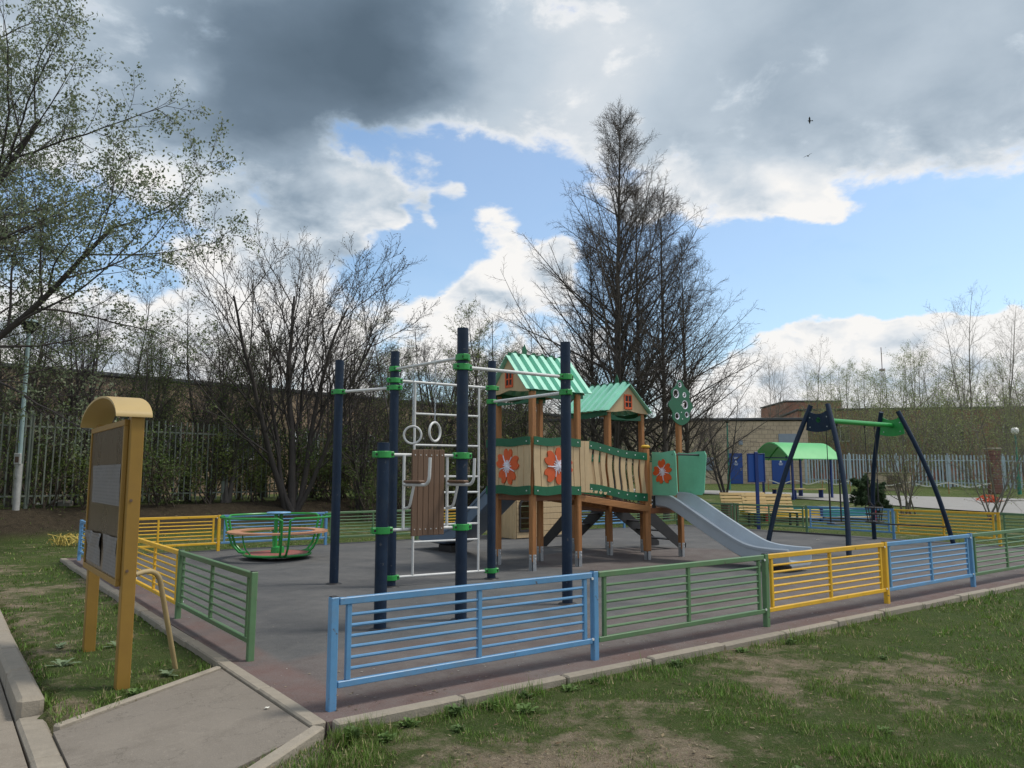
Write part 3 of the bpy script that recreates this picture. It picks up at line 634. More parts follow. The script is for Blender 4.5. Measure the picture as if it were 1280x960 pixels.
# ------------------------------------------------------------------ carousel
def carousel():
    t = thing('carousel', 'green bowl shaped carousel with tan ring seat and red floor', 'carousel', W(3.15, 9.75), ANG)
    MB().lathe([(0, .02), (.30, .02), (.30, .06), (0, .06)], 24).build('base', M['galv'], t)
    MB().lathe([(0, .085), (.60, .085), (.615, .10), (.60, .112), (0, .112)], 40).build('floor', M['redfloor'], t)
    rim = [(.62 * math.cos(2 * math.pi * k / 40), .62 * math.sin(2 * math.pi * k / 40), .09) for k in range(40)]
    MB().tube(rim, .024, 8, True).build('floor_rim', M['cgreen'], t, True)
    # tan annular seat
    n = 40; V = []
    for z in (.505, .535):
        for r in (.70, .94):
            for k in range(n): V.append((r * math.cos(2 * math.pi * k / n), r * math.sin(2 * math.pi * k / n), z))
    Fs = []
    for k in range(n):
        j = (k + 1) % n; Fs += [(k, n + k, n + j, j), (2 * n + k, 2 * n + j, 3 * n + j, 3 * n + k), (n + k, 3 * n + k, 3 * n + j, n + j), (k, j, 2 * n + j, 2 * n + k)]
    MB().add(V, Fs).build('seat', M['ply_tan'], t)
    # three backrests, each a loop of tube with curved legs to the floor
    for s in range(3):
        a0 = math.radians(-62 - ANG * 57.3 + 120 * s); a1 = a0 + math.radians(112); P = []
        prof = [(.60, .09), (.76, .12), (.90, .26), (.98, .46), (1.03, .66), (1.05, .77)]
        for r, z in prof: P.append((r * math.cos(a0), r * math.sin(a0), z))
        for k in range(15):
            q = a0 + (a1 - a0) * (k + .6) / 15.2; P.append((1.06 * math.cos(q), 1.06 * math.sin(q), .81))
        for r, z in prof[::-1]: P.append((r * math.cos(a1), r * math.sin(a1), z))
        b = MB().tube(P, .022, 8).build('backrest', M['cgreen'], t, True)
        q = (a0 + a1) / 2
        MB().tube([(.60 * math.cos(q), .60 * math.sin(q), .1), (.72 * math.cos(q), .72 * math.sin(q), .22), (.78 * math.cos(q), .78 * math.sin(q), .38), (.80 * math.cos(q), .80 * math.sin(q), .51)], .014, 6).build('seat_bracket', M['cgreen'], b, True)
    for s in (-.055, .055): MB().cyl((s, s * .3, .11), (s, s * .3, .86), .036, 12).build('column', M['cgreen'], t, True)
    MB().lathe([(0, .11), (.13, .11), (.12, .22), (.06, .24)], 20).build('column_foot', M['clamp'], t)
    MB().lathe([(0, .86), (.22, .86), (.235, .875), (.22, .89), (0, .89)], 32).build('hand_wheel', M['bluedisc'], t)
carousel()

# ------------------------------------------------------------------ outdoor gym
def gym():
    c = (3.2, 3.7); t = thing('outdoor_gym', 'dark navy post outdoor gym with white bars and green clamps', 'outdoor gym', W(*c), ANG)
    o = (-c[0], -c[1], 0); B = lambda: MB(o)
    po = {'A': (2.57, 5.79, 3.33), 'B': (3.11, 5.02, 3.42), 'C': (2.52, 2.26, 3.28), 'D': (1.55, 2.31, 1.93), 'E': (4.76, 4.85, 3.40), 'F': (4.17, 2.36, 3.30)}
    for k, (x, y, h) in po.items():
        p = B().cyl((x, y, -.05), (x, y, h), .066, 20).build('post', M['navy'], t, True)
        B().lathe([(.0665, 0), (.068, .004), (.064, .016), (.0, .02)], 20, (x, y, h)).build('post_cap', M['navy'], p, True)
        B().lathe([(.12, .001), (.11, .012), (.068, .02)], 20, (x, y, 0)).build('base_collar', M['black'], p, True)
    def clamp(k, z, to=None):
        x, y, _ = po[k]; a = 0.0
        if to: a = math.atan2(po[to][1] - y, po[to][0] - x)
        R = Matrix.Rotation(a, 3, 'Z'); b = B()
        b.lathe([(.067, -.036), (.083, -.036), (.086, -.031), (.086, .031), (.083, .036), (.067, .036)], 20, (x, y, z))
        for s in (-1, 1): b.box(Vector((x, y, z)) + R @ Vector((s * .088, 0, 0)), (.06, .066, .068), R, .008)
        q = b.build('clamp', M['clamp'], t)
        d = B()
        for s in (-1, 1):
            for w_ in (-1, 1): d.cyl(Vector((x, y, z)) + R @ Vector((s * .092, w_ * .0335, 0)), Vector((x, y, z)) + R @ Vector((s * .092, w_ * .0355, 0)), .014, 8)
        tag(d.build('bolt', M['darkhole'], q), kind='stuff')
    def bar(k1, z1, k2, z2, r=.021):
        a, b = po[k1], po[k2]; clamp(k1, z1, k2); clamp(k2, z2, k1)
        p, q = Vector((a[0], a[1], z1)), Vector((b[0], b[1], z2)); d = (q - p).normalized()
        return B().tube([p + d * .075, q - d * .075], r, 10).build('bar', M['white'], t, True)
    bar('A', 2.86, 'B', 2.89); bar('B', 3.17, 'C', 2.95); bar('C', 2.84, 'F', 2.86); bar('B', 3.0, 'E', 2.98); bar('E', 2.76, 'F', 2.66)
    bar('B', .13, 'E', .13)
    # wall bars between B and E
    b0, b1 = Vector(po['B'][:2] + (0,)), Vector(po['E'][:2] + (0,)); dv = (b1 - b0)
    pl, pr_ = b0 + dv * .20, b0 + dv * .86
    for p in (pl, pr_): B().tube([p + Vector((0, 0, .13)), p + Vector((0, 0, 2.99))], .019, 10).build('ladder_rail', M['white'], t, True)
    for z in (.62, .86, 1.10, 1.34, 1.58, 2.05, 2.52): B().tube([pl + Vector((0, 0, z)), pr_ + Vector((0, 0, z))], .016, 8).build('rung', M['white'], t, True)
    # gymnastic rings on chains
    bb, cc = Vector((po['B'][0], po['B'][1], 3.17)), Vector((po['C'][0], po['C'][1], 2.95))
    for i, s in enumerate((.33, .66)):
        p = bb + (cc - bb) * s; z1 = 2.27; ch = B(); n = int((p.z - z1) / .034)
        for k in range(n):
            zc = p.z - .02 - k * .034
            L_ = []
            for q in range(8):
                a = 2 * math.pi * q / 8; h = .0085 * math.cos(a); L_.append(Vector((p.x, p.y, zc)) + (Vector((h, 0, .021 * math.sin(a))) if k % 2 else Vector((0, h, .021 * math.sin(a)))))
            ch.tube(L_, .0032, 5, True)
        B().lathe([(.0, -.03), (.02, -.03), (.02, .03), (0, .03)], 10, (p.x, p.y, p.z)).build('hanger', M['white'], t)
        cho = tag(ch.build('chain', M['galv'], t), kind='stuff')
        an = (math.radians(-32), math.radians(24))[i]; dx = Vector((math.cos(an), math.sin(an), 0)); R = []
        zc = p.z - .02 - n * .034 - .115
        for q in range(28): a = 2 * math.pi * q / 28; R.append(Vector((p.x, p.y, zc)) + dx * .118 * math.cos(a) + Vector((0, 0, .118 * math.sin(a))))
        B().tube(R, .0155, 8, True).build('gym_ring', M['white'], t, True)
    # back board with dip arms between D and C
    for z in (1.82, 1.02):
        bar('D', z, 'C', z, .017)
    yb = 2.285
    x0, x1 = 1.86, 2.27; n = 6; s = (x1 - x0) / n
    me = MB().box((0, 0, 0), (s - .004, .028, .93), None, .003).mesh('board_slat', M['wpc'])
    for k in range(n): obj('board_slat', me, t).location = (x0 + (k + .5) * s - c[0], yb - .045 - c[1], 1.415 + rnd.uniform(-.003, .003))
    for k in range(n):
        for z in (1.82, 1.02):
            if k % 1 == 0: B().cyl((x0 + (k + .5) * s, yb - .059, z), (x0 + (k + .5) * s, yb - .063, z), .006, 6).build('screw', M['bolt'], t)
    for x in (1.79, 2.34):
        B().tube([(x, yb, 1.02), (x, yb, 1.82)], .017, 10).build('arm_upright', M['white'], t, True)
        P = [(x, yb, 1.50), (x, yb - .44, 1.50)]
        for i in range(6):
            q = (i + 1) / 6 * math.pi / 2; P.append((x, yb - .44 - .10 * math.sin(q), 1.50 + .10 * (1 - math.cos(q))))
        P.append((x, yb - .55, 1.78)); a = B().tube(P, .017, 10).build('dip_arm', M['white'], t, True)
        P = [(x, yb, 1.24), (x, yb - .07, 1.25)]
        for i in range(4): q = (i + 1) / 4 * math.pi / 2.6; P.append((x, yb - .07 - .08 * math.sin(q), 1.25 + .07 * (1 - math.cos(q))))
        P.append((x, yb - .22, 1.49)); B().tube(P, .015, 8).build('arm_brace', M['white'], a, True)
        B().box((x, yb - .22, 1.532), (.075, .34, .03), None, .01).build('elbow_pad', M['wpc'], a)
gym()

# ------------------------------------------------------------------ play tower
def wavy(x0, x1, z0a, z0b, z1a, z1b, amp, waves, ph=0.0, n=22):
    """outline of a board with wavy long edges; heights run from ..a at x0 to ..b at x1"""
    lo, hi = [], []
    for i in range(n + 1):
        s = i / n; x = x0 + (x1 - x0) * s; w = amp * math.sin(2 * math.pi * waves * s + ph)
        lo.append((x, z0a + (z0b - z0a) * s + w)); hi.append((x, z1a + (z1b - z1a) * s + w))
    return lo + hi[::-1]
def petal_flower(B_, cx, cz, R, o, ax, ay, out, t, seed):
    """five heart-ended petals and a pale star on top; o, ax, ay give the plane, out its outward normal"""
    r = random.Random(seed); ax, ay, out = Vector(ax), Vector(ay), Vector(out); c0 = Vector(o) + ax * cx + ay * cz; ph = r.uniform(0, 1)
    P = []; n = 110
    for k in range(n):
        a = 2 * math.pi * k / n; f = ((a + ph) * 5 / (2 * math.pi)) % 1.0; d = abs(f - .5) * 2
        rad = R * (1 - .62 * d ** 4 - .16 * max(0, 1 - (abs(f - .5) / .13) ** 2) - .05 * math.sin(3 * a + seed)); P.append((rad * math.cos(a), rad * math.sin(a)))
    b = MB(B_); th = .018
    if ax.cross(ay).dot(out) < 0: ay2, P2 = ay, P; b.prism(P, c0 + out * th, ax, ay, th)
    else: b.prism(P, c0, ax, ay, th)
    f = b.build('flower', M['orange'], t)
    s = MB(B_); 
    for k in range(15):
        a = 2 * math.pi * k / 15 - ph; L_ = R * (.66 if k % 3 == 0 else .36) * r.uniform(.85, 1.1); bend = r.uniform(-.15, .15)
        mid = c0 + out * (th + .004) + (ax * math.cos(a + bend) + ay * math.sin(a + bend)) * L_ * .55
        s.tube([c0 + out * (th + .004), mid, c0 + out * (th + .004) + (ax * math.cos(a) + ay * math.sin(a)) * L_], [R * .062, R * .036, R * .026], 6)
    s.build('stamen', M['stamen'], f)
def play_tower():
    c = (7.6, 6.0); t = thing('play_tower', 'wooden play tower with mint roofs, flower panels, bridge and two slides', 'play tower', W(*c), ANG)
    o = (-c[0], -c[1], 0); B = lambda: MB(o)
    def post(x, y, h, cap=None, z0=.14, w=.105):
        p = B().box((x, y, (h + z0) / 2), (w, w, h - z0), None, .016 if w < .12 else .035).build('post', M['wood'], t)
        g = B()
        g.box((x - .05, y, .13), (.008, .07, .28)); g.box((x, y - .05, .13), (.07, .008, .28)); g.box((x, y, .06), (.06, .06, .16))
        f = g.build('post_foot', M['galv'], p)
        s = B()
        for z in (.2, .255):
            s.lathe([(.012, -.005), (.010, .005), (0, .008)], 8, (x, y - .058, z)) if False else s.cyl((x + .012, y - .053, z), (x + .012, y - .064, z), .011, 8)
            s.cyl((x - .053, y - .01, z), (x - .064, y - .01, z), .011, 8)
        tag(s.build('bolt', M['bolt'], p), kind='stuff')
        if cap: B().lathe([(.082, 0), (.086, .006), (.086, .03), (.06, .05), (0, .058)], 20, (x, y, h)).build('post_cap', M[cap], p, True)
        return p
    # tower one
    ax0, ax1, ay0, ay1 = 5.92, 6.95, 5.28, 6.40
    for x, y in ((ax0, ay0), (ax1, ay0), (ax0 + .08, ay1), (ax1 + .03, ay1)): post(x, y, 3.05)
    # tower two with a lower deck in front
    bx0, bx1, by0, by1, by2 = 8.75, 9.72, 5.33, 6.36, 7.42
    post(bx0, by0, 2.13, 'cap', w=.14); post(bx1, by0, 2.72)
    for x, y in ((bx0, by1), (bx1, by1), (bx0, by2), (bx1, by2)): post(x, y, 2.92)
    # decks and beams
    def deck(x0, x1, y0, y1, z):
        n = int((y1 - y0) / .125); s = (y1 - y0) / n
        for k in range(n): B().box(((x0 + x1) / 2, y0 + (k + .5) * s, z), (x1 - x0, s - .008, .034), None, .004).build('deck_plank', M['woodh'], t)
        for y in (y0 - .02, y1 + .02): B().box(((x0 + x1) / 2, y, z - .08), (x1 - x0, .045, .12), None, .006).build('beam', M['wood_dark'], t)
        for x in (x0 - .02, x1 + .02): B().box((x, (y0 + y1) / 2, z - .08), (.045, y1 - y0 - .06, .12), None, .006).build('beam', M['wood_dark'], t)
    deck(ax0 + .06, ax1 - .06, ay0 + .06, ay1 - .06, 1.30)
    deck(bx0 + .06, bx1 - .06, by0 + .06, by1 - .06, 1.00); deck(bx0 + .06, bx1 - .06, by1 + .06, by2 - .06, 1.00)
    # flower panels: planks between wavy green boards. plane along axis k at fixed other coordinate
    def panel(axis, fixed, s0, s1, z0, z1, out, flower=True, seed=1, drop=0.0, n=7, gap=.006, wave=.006, trims=True):
        ax = Vector((1, 0, 0)) if axis == 'x' else Vector((0, 1, 0)); up = Vector((0, 0, 1)); outv = Vector(out)
        base = Vector((0, fixed, 0)) if axis == 'x' else Vector((fixed, 0, 0))
        def slab(poly, off, th, name, m, par=t):
            org = base + outv * off
            b = B()
            if ax.cross(up).dot(outv) < 0: b.prism(poly, org + outv * th, ax, up, th)
            else: b.prism(poly, org, ax, up, th)
            return b.build(name, m, par)
        w = (s1 - s0) / n; r = random.Random(seed)
        for k in range(n):
            a0, a1 = s0 + k * w + gap / 2, s0 + (k + 1) * w - gap / 2; q = (k + .5) / n
            zl, zh = z0 + drop * q + .03, z1 + drop * q - .03; P = []; m_ = 10
            for i in range(m_ + 1): s = i / m_; P.append((a0 + wave * math.sin(2 * math.pi * (s * 1.0 + .1)), zl + (zh - zl) * s))
            Q = []
            for i in range(m_ + 1): s = i / m_; Q.append((a1 + wave * math.sin(2 * math.pi * (s * 1.0 + .1 + (.04 if gap > .02 else 0))), zl + (zh - zl) * s))
            slab(P[::-1] + Q, 0, .018, 'plank', M['plank'])
        if trims:
            for zc, h in ((z1 - .06, .14), (z0 + .07, .15)):
                tr = slab(wavy(s0 - .01, s1 + .01, zc - h / 2, zc - h / 2 + drop, zc + h / 2, zc + h / 2 + drop, .012 if drop == 0 else .018, 1.5 if drop == 0 else 1.0, r.uniform(0, 3)), .019, .02, 'trim_board', M['dgreen'])
                bb = B(); m_ = 2 if drop == 0 else 7
                for i in range(m_):
                    q = (.06 + .88 * i / (m_ - 1)); p = base + ax * (s0 + (s1 - s0) * q) + up * (zc + drop * q) + outv * .039
                    bb.cyl(p, p + outv * .006, .012, 8)
                tag(bb.build('bolt', M['bolt'], tr), kind='stuff')
        if flower:
            petal_flower(o, (s0 + s1) / 2, (z0 + z1) / 2 + drop / 2, .33, base + outv * .02, ax, up, out, t, seed)
    panel('y', ax0 - .075, ay0 - .055, ay1 + .10, 1.27, 2.24, (-1, 0, 0), True, 3, gap=.014, wave=.009)
    panel('x', ay0 - .075, ax0 - .04, ax1 - .03, 1.27, 2.24, (0, -1, 0), True, 5, gap=.014, wave=.009)
    panel('x', ay0 - .075, ax1 - .02, ax1 + .20, 1.27, 2.24, (0, -1, 0), False, 6, n=2, trims=False)
    panel('x', ay0 + .0, ax1 + .20, bx0 - .06, 1.30, 2.20, (0, -1, 0), False, 7, drop=-.20, n=9, gap=.062, wave=.024)
    panel('x', ay1 + .03, ax1 + .10, bx0 - .06, 1.26, 2.16, (0, -1, 0), True, 9, drop=-.2, n=8, gap=.03, wave=.02)
    panel('x', ay1 + .05, ax0 + .75, ax1 - .06, 1.27, 2.20, (0, 1, 0), False, 10, n=3)
    # half-round cut-outs' pale edging under the bridge trim
    for k in range(4):
        x = 7.24 + k * .115; P = [(x + .042 * math.cos(math.pi + math.pi * i / 8), 1.335 - k * .014 + .05 * math.sin(math.pi + math.pi * i / 8)) for i in range(9)]
        B().prism(P, (0, ay0 - .104, 0), (1, 0, 0), (0, 0, 1), .004).build('scallop', M['plank'], t) if False else B().prism(P[::-1], (0, ay0 - .0405, 0), (1, 0, 0), (0, 0, 1), -.006).build('scallop', M['plank'], t)
    # bridge deck
    z0, z1 = 1.27, 1.03; n = 13; xa, xb = ax1 + .06, bx0 - .06
    for k in range(n):
        s = (k + .5) / n; B().bar((xa + (xb - xa) * s, ay0 + .03, z0 + (z1 - z0) * s), (xa + (xb - xa) * s, ay1 - .02, z0 + (z1 - z0) * s), (xb - xa) / n - .01, .032, .004).build('bridge_plank', M['wood_dark'], t)
    for y in (ay0 - .025, ay1): B().bar((xa - .04, y, z0 - .075), (xb + .04, y, z1 - .075), .045, .115, .006).build('bridge_beam', M['woodh'], t)
    # roofs of ribbed sheet
    def roof(axis, a0, a1, mid, half, zp, ze, ribs):
        def P(a, b, z): return (a, b, z) if axis == 'x' else (b, a, z)
        slope = math.hypot(half, zp - ze)
        for sgn in (-1, 1):
            V = []; n = ribs * 4; prof = [0, 0, 1, 1]; fr_ = [0, .46, .54, .94]
            nrm = Vector(P(0, sgn * (zp - ze) / slope, half / slope))
            for i in range(n + 1):
                a = a0 + (a1 - a0) * (i // 4 + fr_[i % 4]) / ribs; h = .062 * prof[i % 4]
                for s in (0, 1):
                    base = Vector(P(a, mid + sgn * half * s * (1 + .0), zp - (zp - ze) * s)); jag = (.035 if prof[i % 4] else -.03) * s
                    base = base + (Vector(P(0, sgn * half / slope, -(zp - ze) / slope))) * jag
                    V += [base + nrm * h, base + nrm * (h - .012)]
            Fs = []
            for i in range(n):
                q = i * 4; Fs += [(q, q + 2, q + 6, q + 4), (q + 1, q + 5, q + 7, q + 3), (q + 2, q + 3, q + 7, q + 6), (q, q + 4, q + 5, q + 1)]
            Fs += [(0, 1, 3, 2), (n * 4, n * 4 + 2, n * 4 + 3, n * 4 + 1)]
            B().add(V, Fs).build('roof_sheet', M['mint'], t)
        # gables
        for a, od in ((a0 + .09, -1), (a1 - .09, 1)):
            gp = [(-half + .05, ze - .015), (-half * .5, ze + .0), (0, ze + .045), (half * .5, ze - .005), (half - .05, ze - .015), (0, zp - .035)]
            b = B()
            axv = Vector(P(0, 1, 0)); org = Vector(P(a, mid, 0)); nv = axv.cross(Vector((0, 0, 1)))
            b.prism(gp, org - nv * .009, axv, (0, 0, 1), .018); g = b.build('gable', M['plank'], t)
            f = B(); outn = Vector(P(od, 0, 0)); zc = ze + (zp - ze) * .36
            for dx, dz, w, h in ((0, .145, .22, .03), (0, -.13, .22, .045), (-.10, 0, .03, .27), (.10, 0, .03, .27), (0, 0, .022, .27), (0, 0, .2, .022)):
                pc = org + axv * dx + Vector((0, 0, zc + dz)) + outn * .018
                d = Vector((abs(axv.x) * w + abs(outn.x) * .018, abs(axv.y) * w + abs(outn.y) * .018, h)); f.box(pc, d, None, .004)
            f.build('gable_window', M['orange'], g)
            B().box(org + Vector((0, 0, zc)) + outn * .0105, Vector((abs(axv.x) * .19 + abs(outn.x) * .003, abs(axv.y) * .19 + abs(outn.y) * .003, .26))).build('window_pane', M['black'], g)
        # dark green arched fascia boards on the eaves side
        for sgn in (-1, 1):
            pl = wavy(a0 + .12, a1 - .12, ze - .10, ze - .10, ze + .02, ze + .02, .02, 1.0, 1.2); b = B()
            if axis == 'x': b.prism(pl, (0, mid + sgn * (half - .08), 0), (1, 0, 0), (0, 0, 1), .018)
            else: b.prism(pl, (mid + sgn * (half - .08), 0, 0), (0, 1, 0), (0, 0, 1), .018)
            b.build('fascia', M['dgreen'], t)
        r = B().bar(P(a0 + .05, mid, zp + .02), P(a1 - .05, mid, zp + .02), .02, .06).build('ridge_board', M['dgreen'], t)
        n = 6
        lf = B()
        for i in range(n):
            a = a0 + .2 + (a1 - a0 - .4) * i / (n - 1); hh = .20 if i == 1 else .06
            lf.prism([(-.05, 0), (.05, 0), (.055, hh * .45), (.0, hh), (-.055, hh * .45)], P(a, mid - .006 if axis == 'x' else mid - .006, zp + .03), P(1, 0, 0), (0, 0, 1), .014)
        lf.build('ridge_leaf', M['dgreen'], r)
    roof('x', 5.76, 7.22, 5.84, .62, 3.74, 3.06, 7)
    roof('y', 6.18, 7.56, 9.235, .66, 3.50, 2.90, 7)
    # dark boards under the gables
    B().prism([(0, 0), (1.0, 0), (1.0, .14), (.8, .05), (.5, .02), (.2, .05), (0, .14)][::-1], (ax0 + .0, ay0 + .06, 2.86), (0, 1, 0), (0, 0, 1), .018).build('arch_board', M['dgreen'], t)
    B().prism([(0, 0), (.9, 0), (.9, .14), (.7, .05), (.45, .02), (.2, .05), (0, .14)][::-1], (bx0 + .05, by1 - .02, 2.74), (1, 0, 0), (0, 0, 1), .018).build('arch_board', M['dgreen'], t)
    # tree shaped panel on its post
    P = []
    for k in range(60):
        a = 2 * math.pi * k / 60 - math.pi / 2; sx, sz = math.cos(a), math.sin(a)
        wdt = .33 - .13 * max(0, sz) + .045 * math.cos(3.2 * math.pi * (sz + .15)); P.append((wdt * sx * (1 if sz < .55 else 1 - .5 * (sz - .55)), .46 * sz))
    holes = [(-.02, .36, .05), (-.14, .17, .085), (.11, .16, .05), (.12, -.04, .085), (-.12, -.28, .065), (.17, -.24, .055)]
    import bmesh
    bm = bmesh.new(); loops = [P] + [[(hx + hr * math.cos(2 * math.pi * k / 18), hz + hr * math.sin(2 * math.pi * k / 18)) for k in range(18)] for hx, hz, hr in holes]
    ed = []
    for lp in loops:
        vs = [bm.verts.new((x, 0, z)) for x, z in lp]; ed += [bm.edges.new((vs[i], vs[(i + 1) % len(vs)])) for i in range(len(vs))]
    bmesh.ops.triangle_fill(bm, use_beauty=True, use_dissolve=False, edges=ed)
    fs = bm.faces[:]
    for f_ in fs[:]:
        cx, cz = f_.calc_center_median().x, f_.calc_center_median().z
        if any((cx - hx) ** 2 + (cz - hz) ** 2 < (hr * .8) ** 2 for hx, hz, hr in holes): bm.faces.remove(f_)
    ex = bmesh.ops.extrude_face_region(bm, geom=bm.faces[:]); bmesh.ops.translate(bm, vec=(0, .022, 0), verts=[v for v in ex['geom'] if isinstance(v, bmesh.types.BMVert)])
    bmesh.ops.recalc_face_normals(bm, faces=bm.faces[:]); me = bpy.data.meshes.new('tree_panel'); bm.to_mesh(me); bm.free(); me.materials.append(M['dgreen'])
    tp = obj('tree_panel', me, t, (bx1 - c[0], by0 - .082 - c[1], 3.06))
    for hx, hz, hr in holes:
        MB().tube([(hx + hr * math.cos(2 * math.pi * k / 18), .011, hz + hr * math.sin(2 * math.pi * k / 18)) for k in range(18)], .0135, 6, True).build('hole_rim', M['stamen'], tp, True)
    bb = MB()
    for x, z in ((.0, -.05), (.0, -.2), (.03, -.33)): bb.cyl((x, -.001, z), (x, -.008, z), .011, 8)
    tag(bb.build('bolt', M['bolt'], tp), kind='stuff')
    # slide cheeks with a flower, handle bar across
    def cheek(x, name, out, cut):
        P = [(by0 - .06, 1.22), (by0 - .62, 1.22), (by0 - .68, 1.27), (by0 - .76 if cut else by0 - .66, 1.98), (by0 - .72 if cut else by0 - .62, 2.06), (by0 - .55, 2.06), (by0 - .3, 2.03), (by0 - .06, 2.05)]
        return B().prism(P, (x, 0, 0), (0, 1, 0), (0, 0, 1), .02).build(name, M['lgreen'], t)
    cheek(8.86, 'slide_cheek', -1, False); cheek(9.62, 'slide_cheek', -1, True)
    petal_flower(o, by0 - .34, 1.66, .24, (8.86, 0, 0), (0, 1, 0), (0, 0, 1), (-1, 0, 0), t, 12)
    B().cyl((8.86, by0 - .58, 1.99), (9.66, by0 - .58, 1.99), .017, 10).build('handle_bar', M['black'], t, True)
    # slides: a swept trough with rolled rims
    def slide(path, axis_pt, across, wid, wall, m, name):
        sec = []
        hw = wid / 2
        sec = [(-hw - .03, wall - .05), (-hw - .035, wall - .01), (-hw - .015, wall + .012), (-hw + .01, wall - .0), (-hw + .02, .06), (-hw + .06, .012), (0, 0), (hw - .06, .012), (hw - .02, .06), (hw - .01, wall), (hw + .015, wall + .012), (hw + .035, wall - .01), (hw + .03, wall - .05),
               (hw + .012, wall - .05), (hw + .006, -.01), (hw - .06, -.045), (-hw + .06, -.045), (-hw - .006, -.01), (-hw - .012, wall - .05)]
        A = Vector(across); V = []; k = len(sec); Fs = []
        for i, p in enumerate(path):
            p = Vector(p); a = Vector(path[max(0, i - 1)]); b = Vector(path[min(len(path) - 1, i + 1)]); tg = (b - a).normalized(); up = A.cross(tg)
            if up.z < 0: up = -up
            for sx_, sz_ in sec: V.append(p + A * sx_ + up * sz_)
        for i in range(len(path) - 1):
            for j in range(k): Fs.append((i * k + j, (i + 1) * k + j, (i + 1) * k + (j + 1) % k, i * k + (j + 1) % k))
        Fs += [tuple(range(k)), tuple((len(path) - 1) * k + j for j in range(k))[::-1]]
        return B().add(V, Fs).build(name, m, t, True)
    def smooth(pts, n=26):
        pts = [Vector(p) for p in pts]; out = []
        P = [pts[0]] + pts + [pts[-1]]
        for i in range(1, len(P) - 2):
            for j in range(n // (len(pts) - 1) + 1):
                s = j / (n // (len(pts) - 1) + 1); a, b_, c_, d = P[i - 1], P[i], P[i + 1], P[i + 2]
                out.append(.5 * ((2 * b_) + (-a + c_) * s + (2 * a - 5 * b_ + 4 * c_ - d) * s * s + (-a + 3 * b_ - 3 * c_ + d) * s ** 3))
        return out + [pts[-1]]
    s1 = slide(smooth([(9.26, 5.28, 1.03), (9.26, 5.02, 1.02), (9.28, 4.80, .93), (9.32, 4.2, .60), (9.37, 3.55, .27), (9.39, 3.2, .17), (9.40, 2.8, .145), (9.40, 2.48, .15)], 40), None, (1, 0, 0), .64, .23, M['slide'], 'slide')
    B().box((9.4, 2.95, .055), (.42, .34, .13), None, .02).build('slide_foot', M['black'], s1)
    for z in (1.05, 1.12): B().cyl((8.84, by0 - .054, z), (8.84, by0 - .066, z), .014, 8).build('bolt', M['bolt'], s1)
    B().box((8.90, by0 - .05, 1.09), (.10, .03, .24), None, .01).build('slide_bracket', M['black'], s1)
    s2 = slide(smooth([(6.52, 6.40, 1.33), (6.52, 6.62, 1.32), (6.53, 6.85, 1.20), (6.56, 7.4, .88), (6.60, 8.1, .47), (6.64, 8.6, .26), (6.66, 9.1, .2), (6.68, 9.9, .21)], 40), None, (1, 0, 0), .62, .25, M['slide2'], 'slide')
    B().box((6.65, 8.95, .07), (.42, .5, .16), None, .02).build('slide_foot', M['black'], s2)
    # black stairs and climbing ramp
    def stairs(p_top, d, wdir, wid, run, z_top, n, name, solid=False):
        d, wv = Vector(d), Vector(wdir); p = Vector(p_top)
        for s in (-.5, .5):
            q = p + wv * wid * s; P = [(0, z_top), (.12, z_top), (run + .10, .10), (run + .10, .01), (run - .12, .01), (0, z_top - .26)]
            b = B(); b.prism(P, q, d, (0, 0, 1), .022); b.build('stair_stringer', M['black'], t)
        for k in range(n):
            z = z_top - (k + 1) * z_top / (n + 1); q = p + d * (run * (k + .6) / (n + .4)) + Vector((0, 0, z)); sz = d * .22
            b = B(); b.box(q, (abs(d.x) * .21 + abs(wv.x) * (wid - .03), abs(d.y) * .21 + abs(wv.y) * (wid - .03), .026), None, .004); b.build('stair_tread', M['black'], t)
    stairs((bx1 + .06, (by1 + by2) / 2, 0), (1, 0, 0), (0, 1, 0), .80, 1.30, 1.0, 4, 'stairs')
    stairs(((bx0 + bx1) / 2, by2 + .06, 0), (0, 1, 0), (1, 0, 0), .80, 1.15, 1.0, 3, 'ramp')
    # side boards of tower two
    panel('x', by2 + .06, bx0 + .72, bx1 - .02, 1.0, 1.9, (0, 1, 0), False, 14, n=2)
    panel('y', bx1 + .07, by0 + .06, by1 - .06, 1.0, 1.9, (1, 0, 0), False, 15, n=6)
    panel('y', bx0 - .09, by1 + .06, by2 - .06, 1.0, 1.9, (-1, 0, 0), False, 16, n=6, gap=.03)
play_tower()

